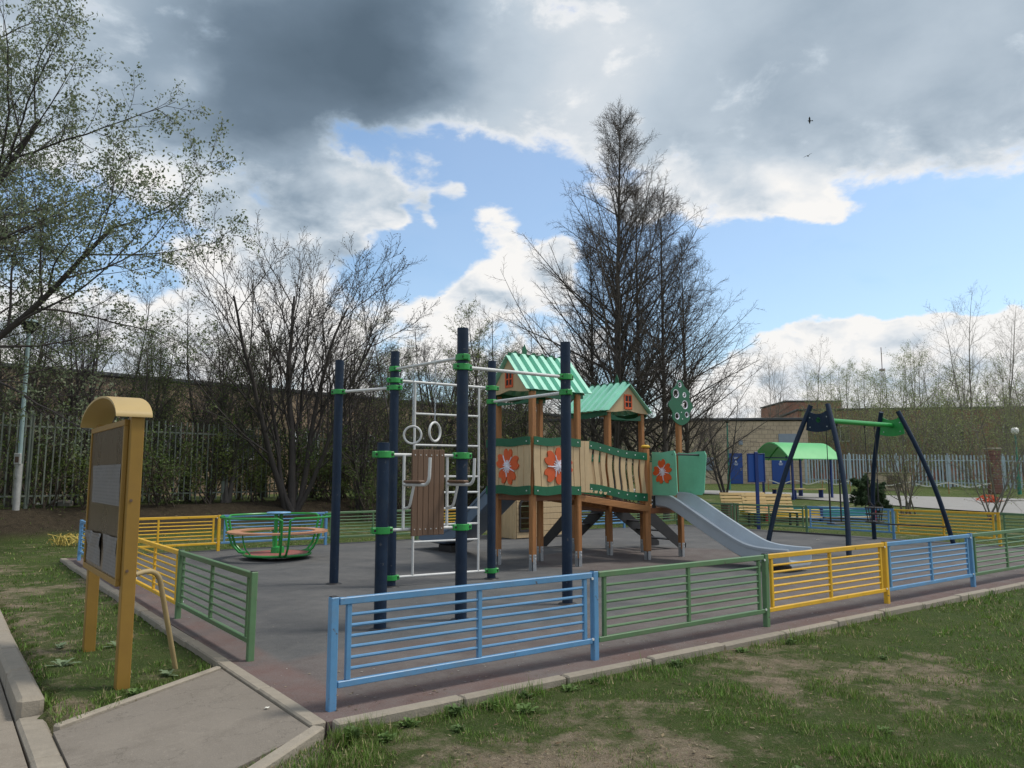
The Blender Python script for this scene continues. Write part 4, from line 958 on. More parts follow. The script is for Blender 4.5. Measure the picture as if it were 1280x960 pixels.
# ------------------------------------------------------------------ cream playhouse at the back fence
def playhouse():
    x0, x1, y0, y1 = 0, 1.5, 0, .95; t = thing('playhouse', 'small cream plank playhouse with a dark arched window behind the play tower', 'playhouse', W(9.55, 10.55), ANG)
    n = 9; h = 1.35 / n
    for k in range(n):
        z = (k + .5) * h + .02; a = .06 if .22 < z < .95 else 0
        if a:
            MB().box(((.44 + x1) / 2, 0, z), (x1 - .44, .022, h - .012), None, .004).build('plank', M['plank'], t); MB().box((.045, 0, z), (.09, .022, h - .012), None, .004).build('plank', M['plank'], t)
        else: MB().box((x1 / 2, 0, z), (x1, .022, h - .012), None, .004).build('plank', M['plank'], t)
        MB().box((x1 / 2, y1, z), (x1, .022, h - .012), None, .004).build('plank', M['plank'], t)
    for k in range(7):
        y = .0 + (k + .5) * (y1 / 7)
        for x in (-.02, x1 + .02): MB().box((x, y, .69), (.022, y1 / 7 - .01, 1.36), None, .004).build('plank', M['plank'], t)
    fr = MB(); P = [(.09, .20), (.09, .80), (.12, .92), (.20, .97), (.34, .97), (.42, .92), (.45, .80), (.45, .20)]
    for a, b in zip(P, P[1:] + P[:1]): fr.bar((a[0], -.02, a[1]), (b[0], -.02, b[1]), .03, .06)
    fr.bar((.09, -.02, .52), (.45, -.02, .52), .02, .03); fr.build('window_frame', M['black'], t)
    for s, nm in ((-1, 0), (1, 0)):
        b = MB(); b.prism([(-.12, 0), (x1 + .12, 0), (x1 + .12, .68), (-.12, .68)], (0, y1 / 2 + s * .0, 1.86), (1, 0, 0), (0, s * .72, -.69), .02 * s); b.build('roof', M['dgreen'], t)
    for x in (0, x1): MB().prism([(0, 1.37), (y1, 1.37), (y1 / 2, 1.82)], (x, 0, 0), (0, 1, 0), (0, 0, 1), .02).build('gable', M['plank'], t)
playhouse()

# ------------------------------------------------------------------ swings
def swings():
    c = (14.55, 4.25); t = thing('swing_set', 'navy swing set with splayed curved legs, green beam and two hanging seats', 'swing set', W(*c), ANG)
    top = 3.12; ue, uf = 2.25, 1.50
    for sg, pm in ((-1, 'navy'), (1, 'clamp')):
        apex = []
        for sv in (-1, 1):
            P = []; n = 14
            for i in range(n + 1):
                s = i / n; u = sg * (ue + (uf - ue) * s + .0); v = sv * (.95 + (.20 - .95) * s + .12 * math.sin(math.pi * s)); P.append((u, v, -.05 + (top + .05) * s))
            l = MB().tube(P, .052, 12).build('leg', M['navy'], t, True)
        # curved head plate
        P = []
        for i in range(13): s = i / 12; P.append((-.24 + .48 * s, .20 + .09 * (2 * s - 1) ** 2))
        Q = []
        for i in range(13): s = i / 12; Q.append((-.30 + .60 * s, -.14 - .05 * (1 - (2 * s - 1) ** 2)))
        pl = MB().prism(Q + P[::-1], (sg * (uf + .06), 0, top - .40), (0, 1, 0), (0, 0, 1), .03).build('head_plate', M[pm], t)
        bb = MB()
        for y in (-.2, .2):
            for z in (-.08, .13): bb.cyl((sg * (uf + .06) - .005 * 1, y, top - .4 + z), (sg * (uf + .06) + .036, y, top - .4 + z), .014, 8)
        tag(bb.build('bolt', M['galv'], pl), kind='stuff')
        MB().tube([(sg * (ue - .12), -.88, .40), (sg * (ue - .12), .88, .40)], .018, 8).build('stretcher', M['black'], t, True)
    beam = MB().cyl((-uf - .06, 0, top - .33), (uf + .06, 0, top - .33), .056, 16).build('beam', M['clamp'], t, True)
    for i, (x, kind) in enumerate(((-1.05, 'flat'), (.55, 'cradle'))):
        zs = .56
        for s in (-.22, .22):
            MB().box((x + s, 0, top - .41), (.035, .035, .06), None, .005).build('hanger', M['black'], t)
            MB().tube([(x + s, 0, top - .43), (x + s * .98, 0, zs + .95)], .010, 6).build('rope', M['black'], t)
            MB().tube([(x + s * .98, 0, zs + .95), (x + s * .95, 0, zs + (.42 if kind == 'cradle' else .03))], .02, 6).build('chain_sleeve', M['black'], t)
        if kind == 'flat':
            MB().box((x, 0, zs), (.46, .19, .035), None, .015).build('swing_seat', M['black'], t)
        else:
            b = MB(); b.box((x, 0, zs - .02), (.40, .26, .035), None, .012); s_ = b.build('swing_seat', M['black'], t)
            rb = MB()
            for z in (.30, .16):
                rb.tube([(x + .21 * math.cos(q) , .17 * math.sin(q), zs + z) for q in [2 * math.pi * k / 20 for k in range(20)]], .016, 6, True)
            for q in range(6): a = 2 * math.pi * q / 6 + .3; rb.tube([(x + .18 * math.cos(a), .12 * math.sin(a), zs - .02), (x + .21 * math.cos(a), .17 * math.sin(a), zs + .31)], .013, 6)
            for s in (-.21, .21):
                for y in (-.12, .12): rb.tube([(x + s * .9, y, zs + .3), (x + s * .95, 0, zs + .46)], .008, 5)
            rb.build('cradle_frame', M['black'], s_)
swings()

# ------------------------------------------------------------------ small furniture on the right
def info_board():
    p = at(946, 23.3); t = thing('information_board', 'blue information board on a single blue post behind the back fence', 'notice board', (p[0], p[1], p[2] + .0), math.radians(6))
    MB().box((0, 0, 1.15), (.10, .06, 2.4), None, .008).build('post', M['bluedark'], t)
    MB().box((0, .045, 1.87), (.54, .03, .86), None, .006).build('panel', M['blue'], t)
    b = MB()
    for x in (-.26, .26): b.box((x, .03, 1.87), (.03, .05, .87), None, .004)
    for z in (1.45, 2.29): b.box((0, .03, z), (.49, .05, .03), None, .004)
    b.build('frame', M['bluedark'], t)
info_board()
def bench(px, dep, rz, label, name='park_bench'):
    p = at(px, dep); t = thing(name, label, 'bench', p, rz, 'wooden benches behind the playground fence')
    for k in range(5): MB().box((0, -.22 + k * .105, .44), (1.75, .085, .04), None, .008).build('seat_slat', M['benchwood'], t)
    for k in range(5):
        q = math.radians(20); z = .52 + k * .115; MB().box((0, .27 + (z - .5) * math.tan(q), z), (1.75, .035, .095), Matrix.Rotation(-q, 3, 'X'), .008).build('back_slat', M['benchwood'], t)
    for x in (-.72, .72):
        b = MB(); b.bar((x, -.24, .0), (x, -.24, .42), .06, .05); b.bar((x, .22, -.05), (x, .22, .42), .06, .05); b.bar((x, -.26, .405), (x, .25, .405), .05, .03); b.bar((x, .29, .40), (x, .50, 1.03), .05, .04)
        b.build('bench_leg', M['black'], t)
bench(934, 27.6, math.radians(10), 'cream slatted wooden bench next to the brown litter bin')
bench(964, 25.6, math.radians(8), 'cream slatted wooden bench close behind the green back fence panel')
def litter_bin():
    p = at(911, 26.6); t = thing('litter_bin', 'brown wooden slatted litter bin at the end of the bench', 'litter bin', p, .3)
    MB().box((0, 0, .33), (.36, .36, .60), None, .01).build('liner', M['black'], t)
    for k in range(4):
        for s in range(4):
            a = s * math.pi / 2; R = Matrix.Rotation(a, 3, 'Z'); q = R @ Vector((-.165 + k * .11, -.205, .36)); MB().box(q, (.1, .022, .70), R, .004).build('slat', M['binwood'], t)
litter_bin()
def shelter():
    p = at(996, 40.5); rz = math.radians(24); t = thing('shelter', 'open shelter with arched green canopy on dark blue posts', 'shelter', p, rz)
    Wd, Dp = 3.0, 2.5
    for x in (-Wd / 2 + .2, Wd / 2 - .2):
        for y in (-Dp / 2 + .2, Dp / 2 - .2): MB().box((x, y, 1.0), (.10, .10, 2.3), None, .008).build('post', M['bluedark'], t)
    n = 16; V = []
    for dz in (0, .03):
        for x in (-Wd / 2 - .25, Wd / 2 + .25):
            for i in range(n + 1): s = i / n; V.append((x, -Dp / 2 - .15 + (Dp + .3) * s, 1.98 + .86 * math.sin(math.pi * s) + dz))
    k = n + 1; Fs = []
    for i in range(n): Fs += [(i, i + 1, k + i + 1, k + i), (2 * k + i, 3 * k + i, 3 * k + i + 1, 2 * k + i + 1), (i, 2 * k + i, 2 * k + i + 1, i + 1), (k + i, k + i + 1, 3 * k + i + 1, 3 * k + i)]
    Fs += [(0, k, 3 * k, 2 * k), (n, 2 * k + n, 3 * k + n, k + n)]
    cn = MB().add(V, Fs).build('canopy', M['canopy'], t, True)
    for x in (-Wd / 2 - .25, -.6, .6, Wd / 2 + .25): MB().tube([(x, -Dp / 2 - .15 + (Dp + .3) * i / n, 1.955 + .86 * math.sin(math.pi * i / n)) for i in range(n + 1)], .022, 6).build('canopy_rib', M['canopy'], cn, True)
    for y in (-Dp / 2 + .2, Dp / 2 - .2): MB().bar((-Wd / 2 - .2, y, 2.10), (Wd / 2 + .2, y, 2.10), .05, .06).build('eaves_beam', M['bluedark'], t)
    for y in (-.7, .7): MB().box((0, y, .46), (2.2, .3, .05), None, .01).build('bench_seat', M['benchwood'], t)
    for y in (-.7, .7):
        for x in (-.9, .9): MB().box((x, y, .21), (.06, .26, .44)).build('bench_leg', M['bluedark'], t)
shelter()
def sandbox():
    p = at(1006, 29.2); t = thing('sandbox', 'low sandbox with yellow and teal side boards behind the back fence', 'sandbox', (p[0], p[1], p[2]), math.radians(4))
    for x, w, m in ((-1.05, 1.9, 'yel2'), (.95, 1.9, 'teal')): MB().box((x, -1.3, .27), (w, .06, .28), None, .01).build('side_board', M[m], t); MB().box((x, 1.3, .27), (w, .06, .28), None, .01).build('side_board', M['teal'], t)
    for x, m in ((-2.05, 'red'), (-.05, 'bluedark'), (1.95, 'red')):
        MB().box((x, -1.3, .22), (.10, .10, .52), None, .01).build('corner_post', M[m], t)
    for x in (-2.05, 1.95): MB().box((x, 0, .27), (.06, 2.5, .28), None, .01).build('side_board', M['yel2'], t)
    MB().box((-.05, 0, .06), (3.9, 2.5, .16)).build('sand', M['stone'], t)
    for x in (-1.0, .9): MB().box((x, -1.42, .13), (1.8, .16, .05), None, .01).build('seat_board', M['plank'], t)
sandbox()
def lamp(px, dep, h, label, pm, head, sleeve=False):
    p = at(px, dep); t = thing('street_lamp', label, 'street lamp', p)
    if head == 'dome':
        MB().tube([(0, 0, -.1), (0, 0, 1.25)], .085, 14).build('sleeve', M['lampwhite'], t, True)
        MB().tube([(0, 0, 1.2), (0, 0, h - .3)], [.058, .048], 14).build('pole', M[pm], t, True)
        b = MB().box((.0, -.08, 1.38), (.17, .08, .30), None, .01).build('fuse_box', M['lampwhite'], t); MB().box((.0, -.122, 1.36), (.10, .01, .16)).build('hatch', M['rust'], b)
        MB().lathe([(.05, -.32), (.10, -.30), (.20, -.12), (.245, -.04), (.245, -.02)], 24, (0, 0, h)).build('lamp_glass', M['lamp_cap'], t, True)
        MB().lathe([(.26, -.03), (.265, -.01), (.16, .05), (0, .07)], 24, (0, 0, h)).build('lamp_hood', M['teal_lamp'], t, True)
    else:
        MB().tube([(0, 0, -.1), (0, 0, 1.0)], .10, 12).build('sleeve', M[pm], t, True); MB().tube([(0, 0, 1.0), (0, 0, h - .25)], [.055, .045], 12).build('pole', M[pm], t, True)
        if head == 'globe': MB().lathe([(.05, -.24), (.14, -.20), (.20, -.08), (.19, .05), (.10, .14), (0, .16)], 20, (0, 0, h)).build('lamp_globe', M['globe'], t, True)
        else: MB().lathe([(.05, -.26), (.20, -.05), (.24, -.03), (.14, .04), (0, .06)], 20, (0, 0, h)).build('lamp_hood', M['lamp_cap'], t, True)
lamp(23, 21.2, 5.2, 'pale teal street lamp with dark bowl head and whitewashed foot', 'teal_lamp', 'dome')
lamp(911, 48.5, 4.4, 'thin green street lamp in front of the beige tiled building', 'lampgreen', 'hood')
lamp(1273, 43.5, 3.6, 'green street lamp with a milky globe beside the light paling fence', 'lampgreen', 'globe')

# ------------------------------------------------------------------ paling fences
def pale_fence(name, label, p0, p1, h, step, pw, mname, rail_z, post_every, tilt=.012, pale_m=None, hjit=.03, gap_prob=0.0):
    p0, p1 = np.array(p0, float), np.array(p1, float); L_ = np.linalg.norm(p1 - p0); d = (p1 - p0) / L_; a = math.atan2(d[1], d[0])
    t = thing(name, label, 'fence', (p0[0], p0[1], float(TZ(*p0))), a)
    z00 = float(TZ(*p0)); me = MB().box((0, 0, 0), (pw, .012, h - .12), None, .003).mesh('pale', M[mname]); n = int(L_ / step)
    for k in range(n):
        if rnd.random() < gap_prob: continue
        x = (k + .5) * step; q = p0 + d * x; z = float(TZ(*q)) - z00
        o = obj('pale', me, t); o.location = (x + rnd.uniform(-.015, .015), -.04, z + .12 + (h - .12) / 2 + rnd.uniform(-hjit, hjit)); o.rotation_euler = (0, rnd.uniform(-tilt, tilt), 0)
    m = int(L_ / post_every)
    pm = MB().box((0, 0, 0), (.08, .08, h + .3), None, .006).mesh('fence_post', M[mname])
    for k in range(m + 1):
        q = p0 + d * (k * post_every); obj('fence_post', pm, t).location = (k * post_every, .02, float(TZ(*q)) - z00 + (h - .1) / 2)
        if k < m:
            q2 = p0 + d * ((k + 1) * post_every)
            for rz in rail_z: MB().bar((k * post_every, 0, float(TZ(*q)) - z00 + rz), ((k + 1) * post_every, 0, float(TZ(*q2)) - z00 + rz), .03, .05).build('rail', M[mname], t)
    return t
pale_fence('paling_fence', 'old grey green metal paling fence under the trees behind the carousel', FA + FD * 3, FA + FD * 46, 2.65, .19, .042, 'pale_l', (.35, 2.3), 3.0, hjit=.02)
pale_fence('paling_fence', 'light blue grey paling fence along the far road in front of red brick', (20.9, 55.2), (40, 39.5), 2.15, .20, .085, 'pale_r', (.4, 1.8), 3.0)

# ------------------------------------------------------------------ buildings
def building(name, label, p0, p1, depth, h, wall, z_sink=.6, edge=.35):
    p0, p1 = np.array(p0, float), np.array(p1, float); L_ = float(np.linalg.norm(p1 - p0)); a = math.atan2(p1[1] - p0[1], p1[0] - p0[0]); z = float(min(TZ(*p0), TZ(*p1)))
    t = thing(name, label, 'building', (p0[0], p0[1], z), a)
    MB().box((L_ / 2, depth / 2, (h - z_sink) / 2), (L_, depth, h + z_sink)).build('wall', M[wall], t)
    r = MB().box((L_ / 2, depth / 2, h + edge / 2 - .02), (L_ + .3, depth + .3, edge * .5), None, .02).build('roof', M['roofedge'], t)
    return t, L_
def bwindow(t, x, z, w, h, y=0.0, pane=True):
    f = MB(); 
    for dx in (-w / 2, w / 2, 0): f.box((x + dx, y - .02, z), (.07, .10, h + .07))
    for dz in (-h / 2, h / 2): f.box((x, y - .021, z + dz), (w + .064, .104, .07))
    o = f.build('window', M['wframe'], t); MB().box((x, y - .012, z), (w, .03, h)).build('pane', M['glass'], o)
    MB().box((x, y - .06, z - h / 2 - .06), (w + .2, .16, .05)).build('sill', M['concrete'], o)
    return o
b1, L1 = building('service_building', 'low beige tiled building with two blue doors', at(640, 57.5)[:2], at(1012, 56.0)[:2], 9, 4.55, 'tile_wall')
for (px, w, txt) in ((922, .95, True), (977, 1.25, True)):
    x = (px - 640) / (1012 - 640) * L1; d_ = MB().box((x, -.03, 1.12), (w, .10, 2.2), None, .01).build('door', M['door'], b1)
    MB().box((x + w * .36, -.09, 1.05), (.05, .04, .16)).build('handle', M['galv'], d_)
    s_ = MB()                                              # pale lightning triangle and lines of lettering on the doors
    s_.prism([(-.10, 0), (.10, 0), (0, .17)], (x, -.083, 1.55), (1, 0, 0), (0, 0, 1), .004)
    for k, (ww, zz) in enumerate(((.34, 1.92), (.26, 1.84), (.30, 1.45), (.22, 1.38))): s_.box((x, -.083, zz), (ww, .006, .035))
    s_.build('door_sign', M['sign_white'], d_)
for px, z, w, h in ((883, 1.45, 1.4, .95), (987, 3.25, 1.3, .75)):
    x = (px - 640) / (1012 - 640) * L1; MB().box((x, -.02, z), (w, .08, h), None, .01).build('shutter', M['shutter'], b1)
for px in (927, 926.5): x = (px - 640) / (1012 - 640) * L1; MB().box((x + .1, -.06, 3.0), (.3, .14, .35), None, .03).build('wall_lamp', M['shutter'], b1); break
b2, L2 = building('tan_brick_building', 'long tan brick building behind the old paling fence', (-34, 20.8), (4.0, 62.5), 10, 5.6, 'tan_brick')
for k in range(13): bwindow(b2, 4 + k * 4.1, 2.6, 1.5, 1.6)
b3, L3 = building('red_brick_building', 'long red brick building beyond the light paling fence', (29, 78), (80, 70), 12, 6.9, 'red_brick')
for k in range(9): bwindow(b3, 4 + k * 5.3, 4.6, 1.7, 1.5)
b4, L4 = building('red_block', 'dull red roofed block rising behind the beige tiled building', (35, 98), (42, 98), 10, 9.7, 'red_brick', 1)
for k in range(2): bwindow(b4, 1.8 + k * 3.4, 8.0, 1.6, 1.4)
def utility_box():
    p = at(1109, 47.5); t = thing('utility_cabin', 'small beige brick cabin with a brown hatch by the light paling fence', 'cabin', (p[0], p[1], p[2]), math.radians(-28))
    MB().box((0, .7, .50), (2.5, 1.4, 1.1), None, .01).build('wall', M['tile_wall'], t); MB().box((0, .7, 1.08), (2.7, 1.6, .08), None, .02).build('roof', M['concrete'], t)
    h_ = MB().box((.35, -.02, .55), (.75, .06, .72), None, .01).build('hatch', M['rust'], t); MB().box((.35, -.055, .55), (.66, .02, .05)).build('hatch_bar', M['rust'], h_)
utility_box()
p = at(1243, 44); t_ = thing('gate_pillar', 'red brown square gate pillar in the light paling fence', 'pillar', p, .2)
for k in range(9): MB().box((0, 0, .14 + k * .27), (.55, .55, .255), None, .02).build('block_course', M['brickpost'], t_)
MB().box((0, 0, 2.55), (.65, .65, .09), None, .02).build('cap_stone', M['concrete'], t_)
# heap of orange netting by the road
p = at(1234, 36.6); b = MB(); r_ = random.Random(4)
for k in range(46):
    a = r_.uniform(0, 6.28); q = r_.uniform(0, .8); c0 = Vector((q * math.cos(a) * 1.2, q * math.sin(a) * .6, .05 + (.45 - .4 * q) * r_.random())); P = []
    for i in range(5): P.append(c0 + Vector((r_.uniform(-.25, .25), r_.uniform(-.2, .2), r_.uniform(-.06, .12))))
    b.tube(P, .022, 4)
o_ = b.build('netting_heap', M['netting']); o_.scale = (.62, .62, .8); o_.location = tuple(p + np.array([0, 0, .02])); tag(o_, 'heap of orange netting lying at the far road edge', 'netting')
# barrier tape strung along the far verge
for (pa, pb, lab) in ((at(960, 48), at(1062, 46.5), 'pale barrier tape strung low before the shelter'), (at(1085, 46.0), at(1238, 43.2), 'pale barrier tape strung low along the light paling fence')):
    P = [(pa[0] + (pb[0] - pa[0]) * s, pa[1] + (pb[1] - pa[1]) * s, float(TZ(pa[0] + (pb[0] - pa[0]) * s, pa[1] + (pb[1] - pa[1]) * s)) + .62 - .22 * math.sin(math.pi * s * 3) ** 2) for s in np.linspace(0, 1, 25)]
    b = MB()
    for q0, q1 in zip(P, P[1:]): b.bar(q0, q1, .012, .06)
    e_ = thing('barrier_tape', lab, 'tape', (pa[0], pa[1], float(pa[2])))
    b.off = Vector((-pa[0], -pa[1], -float(pa[2]))); b.v = [v + b.off for v in b.v]; b.build('tape', M['tape'], e_)
    for i in (0, 8, 16, 24): MB((-pa[0], -pa[1], -float(pa[2]))).cyl((P[i][0], P[i][1], P[i][2] - .85), (P[i][0], P[i][1], P[i][2] + .08), .02, 6).build('stake', M['wood'], e_)
# far lattice mast
def mast():
    D_ = 320.0; x = (1107 - 640) / F * D_; t = thing('radio_mast', 'distant red and white lattice radio mast above the trees', 'mast', (x, D_, 0))
    def lev(z): return 1.5 * (1 - z / 60) + .3
    H = 55
    for sx in (-1, 1):
        for sy in (-1, 1): MB().tube([(sx * lev(0), sy * lev(0), 0), (sx * lev(46), sy * lev(46), 46)], .10, 5).build('leg', M['mast'], t)
    b = MB(); z = 0
    while z < 45:
        z2 = min(46, z + 3.2)
        for s in (-1, 1):
            b.tube([(-lev(z), s * lev(z), z), (lev(z2), s * lev(z2), z2)], .05, 4); b.tube([(lev(z), s * lev(z), z), (-lev(z2), s * lev(z2), z2)], .05, 4)
            b.tube([(s * lev(z), -lev(z), z), (s * lev(z2), lev(z2), z2)], .05, 4)
        z = z2
    b.build('lattice', M['mast'], t)
    MB().cyl((0, 0, 45), (0, 0, H), .18, 6).build('antenna', M['mast'], t); MB().lathe([(.0, 45), (1.2, 45), (1.2, 45.8), (0, 45.8)], 10).build('platform', M['mast'], t)
mast()
def bird(u, v, D_, a, lab):
    d = ray_px(u, v); k = D_ / d[1]; p = (d[0] * k, D_, EYE + d[2] * k)
    V = []; Fs = []; b = MB(); b.lathe([(0, -.16), (.035, -.12), (.055, 0), (.045, .09), (.02, .14), (0, .17)], 10)
    vs = [Vector((q.x, q.z, q.y)) for q in b.v]; b.v = vs
    for s in (-1, 1):
        b.add([(s * .03, .06, .02), (s * .20, .09, .10), (s * .42, .0, .05), (s * .20, -.05, .09), (s * .03, -.07, .01), (s * .03, .06, .012), (s * .2, .09, .09), (s * .42, .0, .042), (s * .2, -.05, .08), (s * .03, -.07, .0)],
              [(0, 1, 3, 4), (1, 2, 3), (5, 9, 8, 6), (6, 8, 7), (0, 5, 6, 1), (1, 6, 7, 2), (2, 7, 8, 3), (3, 8, 9, 4)])
    b.add([(-.03, -.14, 0), (.03, -.14, 0), (.06, -.27, .0), (-.06, -.27, .0), (-.03, -.14, .012), (.03, -.14, .012), (.06, -.27, .01), (-.06, -.27, .01)], [(0, 1, 2, 3), (4, 7, 6, 5), (0, 4, 5, 1), (1, 5, 6, 2), (2, 6, 7, 3), (3, 7, 4, 0)])
    o = b.build('bird', M['bird']); o.location = p; o.rotation_euler = (.2, .35 * a, a); tag(o, lab, 'bird', 'birds in the sky')
bird(1012, 151, 62, 1.2, 'dark bird gliding in the grey cloud, the higher of two'); bird(1010, 195, 66, -.7, 'dark bird gliding below the other bird near the white cloud edge')

# ------------------------------------------------------------------ trees
def norm(a): return a / np.maximum(np.linalg.norm(a, axis=-1, keepdims=True), 1e-9)
def grow(r, P0, D, L_, R0, n, wob, trop, taper):
    Mx = len(P0); P = np.zeros((Mx, n, 3)); P[:, 0] = P0; D = norm(D.copy()); st = (L_ / (n - 1))[:, None]
    for i in range(1, n):
        D = norm(D + r.normal(0, wob, (Mx, 3)) + np.array([0, 0, trop])); P[:, i] = P[:, i - 1] + D * st
    R = R0[:, None] * (1 - (1 - taper) * np.linspace(0, 1, n)[None])
    return P, R
def spawn(r, P, R, L_, cnt, t0, t1, a0, a1, lf, rf, rmax, shape=None, fade=0.0, alen=0.0):
    """children along every parent; returns start, direction, length, radius"""
    Mx, n, _ = P.shape; k = np.arange(cnt)[None].repeat(Mx, 0)
    t = t0 + (t1 - t0) * (k + r.random((Mx, cnt))) / cnt; x = t * (n - 1); i = np.minimum(x.astype(int), n - 2); f = (x - i)[..., None]
    m = np.arange(Mx)[:, None]; p = P[m, i] * (1 - f) + P[m, i + 1] * f; tg = norm(P[m, i + 1] - P[m, i])
    ref = np.where(np.abs(tg[..., 2:3]) < .9, np.array([0, 0, 1.0]), np.array([1.0, 0, 0])); a = norm(np.cross(tg, ref)); b = np.cross(tg, a)
    ph = (k * 2.39996 + r.uniform(0, 6.28, (Mx, 1)) + r.normal(0, .5, (Mx, cnt)))[..., None]; an = (r.uniform(a0, a1, (Mx, cnt)) * (1 - fade * t))[..., None]
    d = tg * np.cos(an) + (a * np.cos(ph) + b * np.sin(ph)) * np.sin(an)
    sh = shape(t) if shape else (1 - .55 * t)
    ln = L_[:, None] * lf * sh * r.uniform(.7, 1.2, (Mx, cnt)); ln = ln * np.clip(1 + alen * (.42 - an[..., 0]) * .95, .3, 1.15); rp = R[m, i] * (1 - f[..., 0]) + R[m, i + 1] * f[..., 0]
    rr = np.minimum(rp * rf, rmax)
    return p.reshape(-1, 3), d.reshape(-1, 3), ln.ravel(), rr.ravel()
def tubes(groups):
    V = []; Q = []; base = 0
    for P, R, k in groups:
        Mx, n, _ = P.shape; T = np.zeros_like(P); T[:, 1:-1] = P[:, 2:] - P[:, :-2]; T[:, 0] = P[:, 1] - P[:, 0]; T[:, -1] = P[:, -1] - P[:, -2]; T = norm(T)
        ref = np.where(np.abs(T[:, :1, 2:3]) < .85, np.array([0, 0, 1.0]), np.array([1.0, 0, 0])); a = norm(np.cross(T, ref)); b = np.cross(T, a)
        q = 2 * np.pi * np.arange(k) / k; ring = P[:, :, None] + R[:, :, None, None] * (a[:, :, None] * np.cos(q)[None, None, :, None] + b[:, :, None] * np.sin(q)[None, None, :, None])
        V.append(ring.reshape(-1, 3)); idx = base + np.arange(Mx * n * k).reshape(Mx, n, k); nx = np.roll(idx, -1, 2)
        Q.append(np.stack([idx[:, :-1], nx[:, :-1], nx[:, 1:], idx[:, 1:]], -1).reshape(-1, 4)); base += Mx * n * k
    return np.concatenate(V), np.concatenate(Q)
def leaves(r, P, per, size, cols, spread=.05):
    """small pointed leaves at the points of twigs"""
    Mx, n, _ = P.shape; base = P[:, n // 2:].reshape(-1, 3); base = np.repeat(base, per, 0); N_ = len(base)
    c = base + r.normal(0, spread, (N_, 3)); d = norm(r.normal(0, 1, (N_, 3)) + np.array([0, 0, .35])); s = norm(np.cross(d, r.normal(0, 1, (N_, 3)))); L_ = size * r.uniform(.6, 1.3, (N_, 1)); w = L_ * .30
    V = np.stack([c, c + d * L_ * .5 + s * w, c + d * L_, c + d * L_ * .5 - s * w], 1).reshape(-1, 3)
    Q = np.arange(N_ * 4).reshape(N_, 4); cl = np.array(cols)[r.integers(0, len(cols), N_)] * r.uniform(.75, 1.25, (N_, 1)); cl = np.concatenate([cl, np.ones((N_, 1))], 1)
    return V, Q, np.repeat(cl, 4, 0)
GREEN1 = [(.16, .20, .11), (.21, .245, .14), (.13, .165, .085), (.25, .27, .17)]
GREEN2 = [(.17, .22, .055), (.21, .25, .075), (.14, .19, .045)]
GREEN3 = [(.10, .15, .04), (.13, .18, .05), (.08, .12, .035)]
def tree_meshes(name, seed, spec):
    """spec: trunk list, then branching levels; returns trunk mesh, crown mesh, leaf mesh"""
    r = np.random.default_rng(seed); tr = spec['trunk']
    P0 = np.array([q[0] for q in tr], float); D0 = np.array([q[1] for q in tr], float); L0 = np.array([q[2] for q in tr], float); R0 = np.array([q[3] for q in tr], float)
    P, R = grow(r, P0, D0, L0, R0, 14, spec.get('wob0', .03), spec.get('trop0', .02), spec.get('taper0', .12))
    R[:, 0] *= 1.25
    gt = [(P, R, 8)]; gb = []; par = (P, R, L0); lv = None
    for i, s in enumerate(spec['levels']):
        p, d, l, rr = spawn(r, par[0], par[1], par[2], s['n'], s.get('t0', .2), s.get('t1', .98), math.radians(s['a'][0]), math.radians(s['a'][1]), s['len'], s.get('rf', .6), s['rmax'], s.get('shape'), s.get('fade', 0.0), s.get('alen', 0.0))
        if 'lmin' in s: l = np.maximum(l, s['lmin'])
        d[:, 2] += s.get('lift', 0.0); P, R = grow(r, p, d, l, np.maximum(rr, s.get('rmin', .004)), s['pts'], s['wob'], s['trop'], s.get('taper', .3))
        gb.append((P, R, s['k'])); par = (P, R, l)
    tv, tq = tubes(gt); bv, bq = tubes(gb); bm_ = M[spec['bark']]
    tm = np_mesh(name + '_trunk', tv, tq, None, bm_); cm = np_mesh(name + '_branches', bv, bq, None, bm_)
    lm = None
    if spec.get('leaf'):
        lf = spec['leaf']; v, q, cl = leaves(r, gb[-1][0], lf['per'], lf['size'], lf['cols'], lf.get('spread', .05)); lm = np_mesh(name + '_leaves', v, q, None, M['leaf'], False, cl)
    return tm, cm, lm
def plant(name, meshes, loc, rz, scale, label, cat='tree', group=None):
    t = thing(name, label, cat, loc, rz, group); t.scale = (scale,) * 3 if isinstance(scale, (int, float)) else scale
    obj('trunk', meshes[0], t); obj('branches', meshes[1], t)
    if meshes[2] is not None: obj('foliage', meshes[2], t)
    return t
UP = (0, 0, 1)
cone = lambda t: .07 + .98 * (1 - t) ** .62
# tall limes behind the tower
def lime(seed, H, R, nl=44, ln=.40, n2=17, n3=9):
    return tree_meshes('lime', seed, dict(bark='bark_lime', wob0=.006, trop0=.05, taper0=.05, trunk=[((0, 0, -.1), UP, H, R)], levels=[
        dict(n=nl, t0=.12, t1=.985, a=(20, 74), fade=.25, alen=.42, len=ln, rf=.40, rmax=.050, rmin=.008, pts=10, wob=.030, trop=.004, k=4, taper=.12, shape=lambda t: .06 + .94 * (1 - t) ** 1.05),
        dict(n=n2, t0=.10, t1=.99, a=(24, 55), len=.25, rf=.5, rmax=.014, rmin=.006, pts=6, wob=.05, trop=.012, k=3, lmin=.4, shape=lambda t: 1.15 - .8 * t),
        dict(n=n3, t0=.12, t1=1.0, a=(28, 60), len=.36, rf=.6, rmax=.0075, rmin=.005, pts=4, wob=.07, trop=.03, k=3, lmin=.16)]))
limeA, limeB = lime(33, 15.3, .19, 116, .62, 21, 8), lime(34, 12.6, .12, 72, .66, 18, 8)
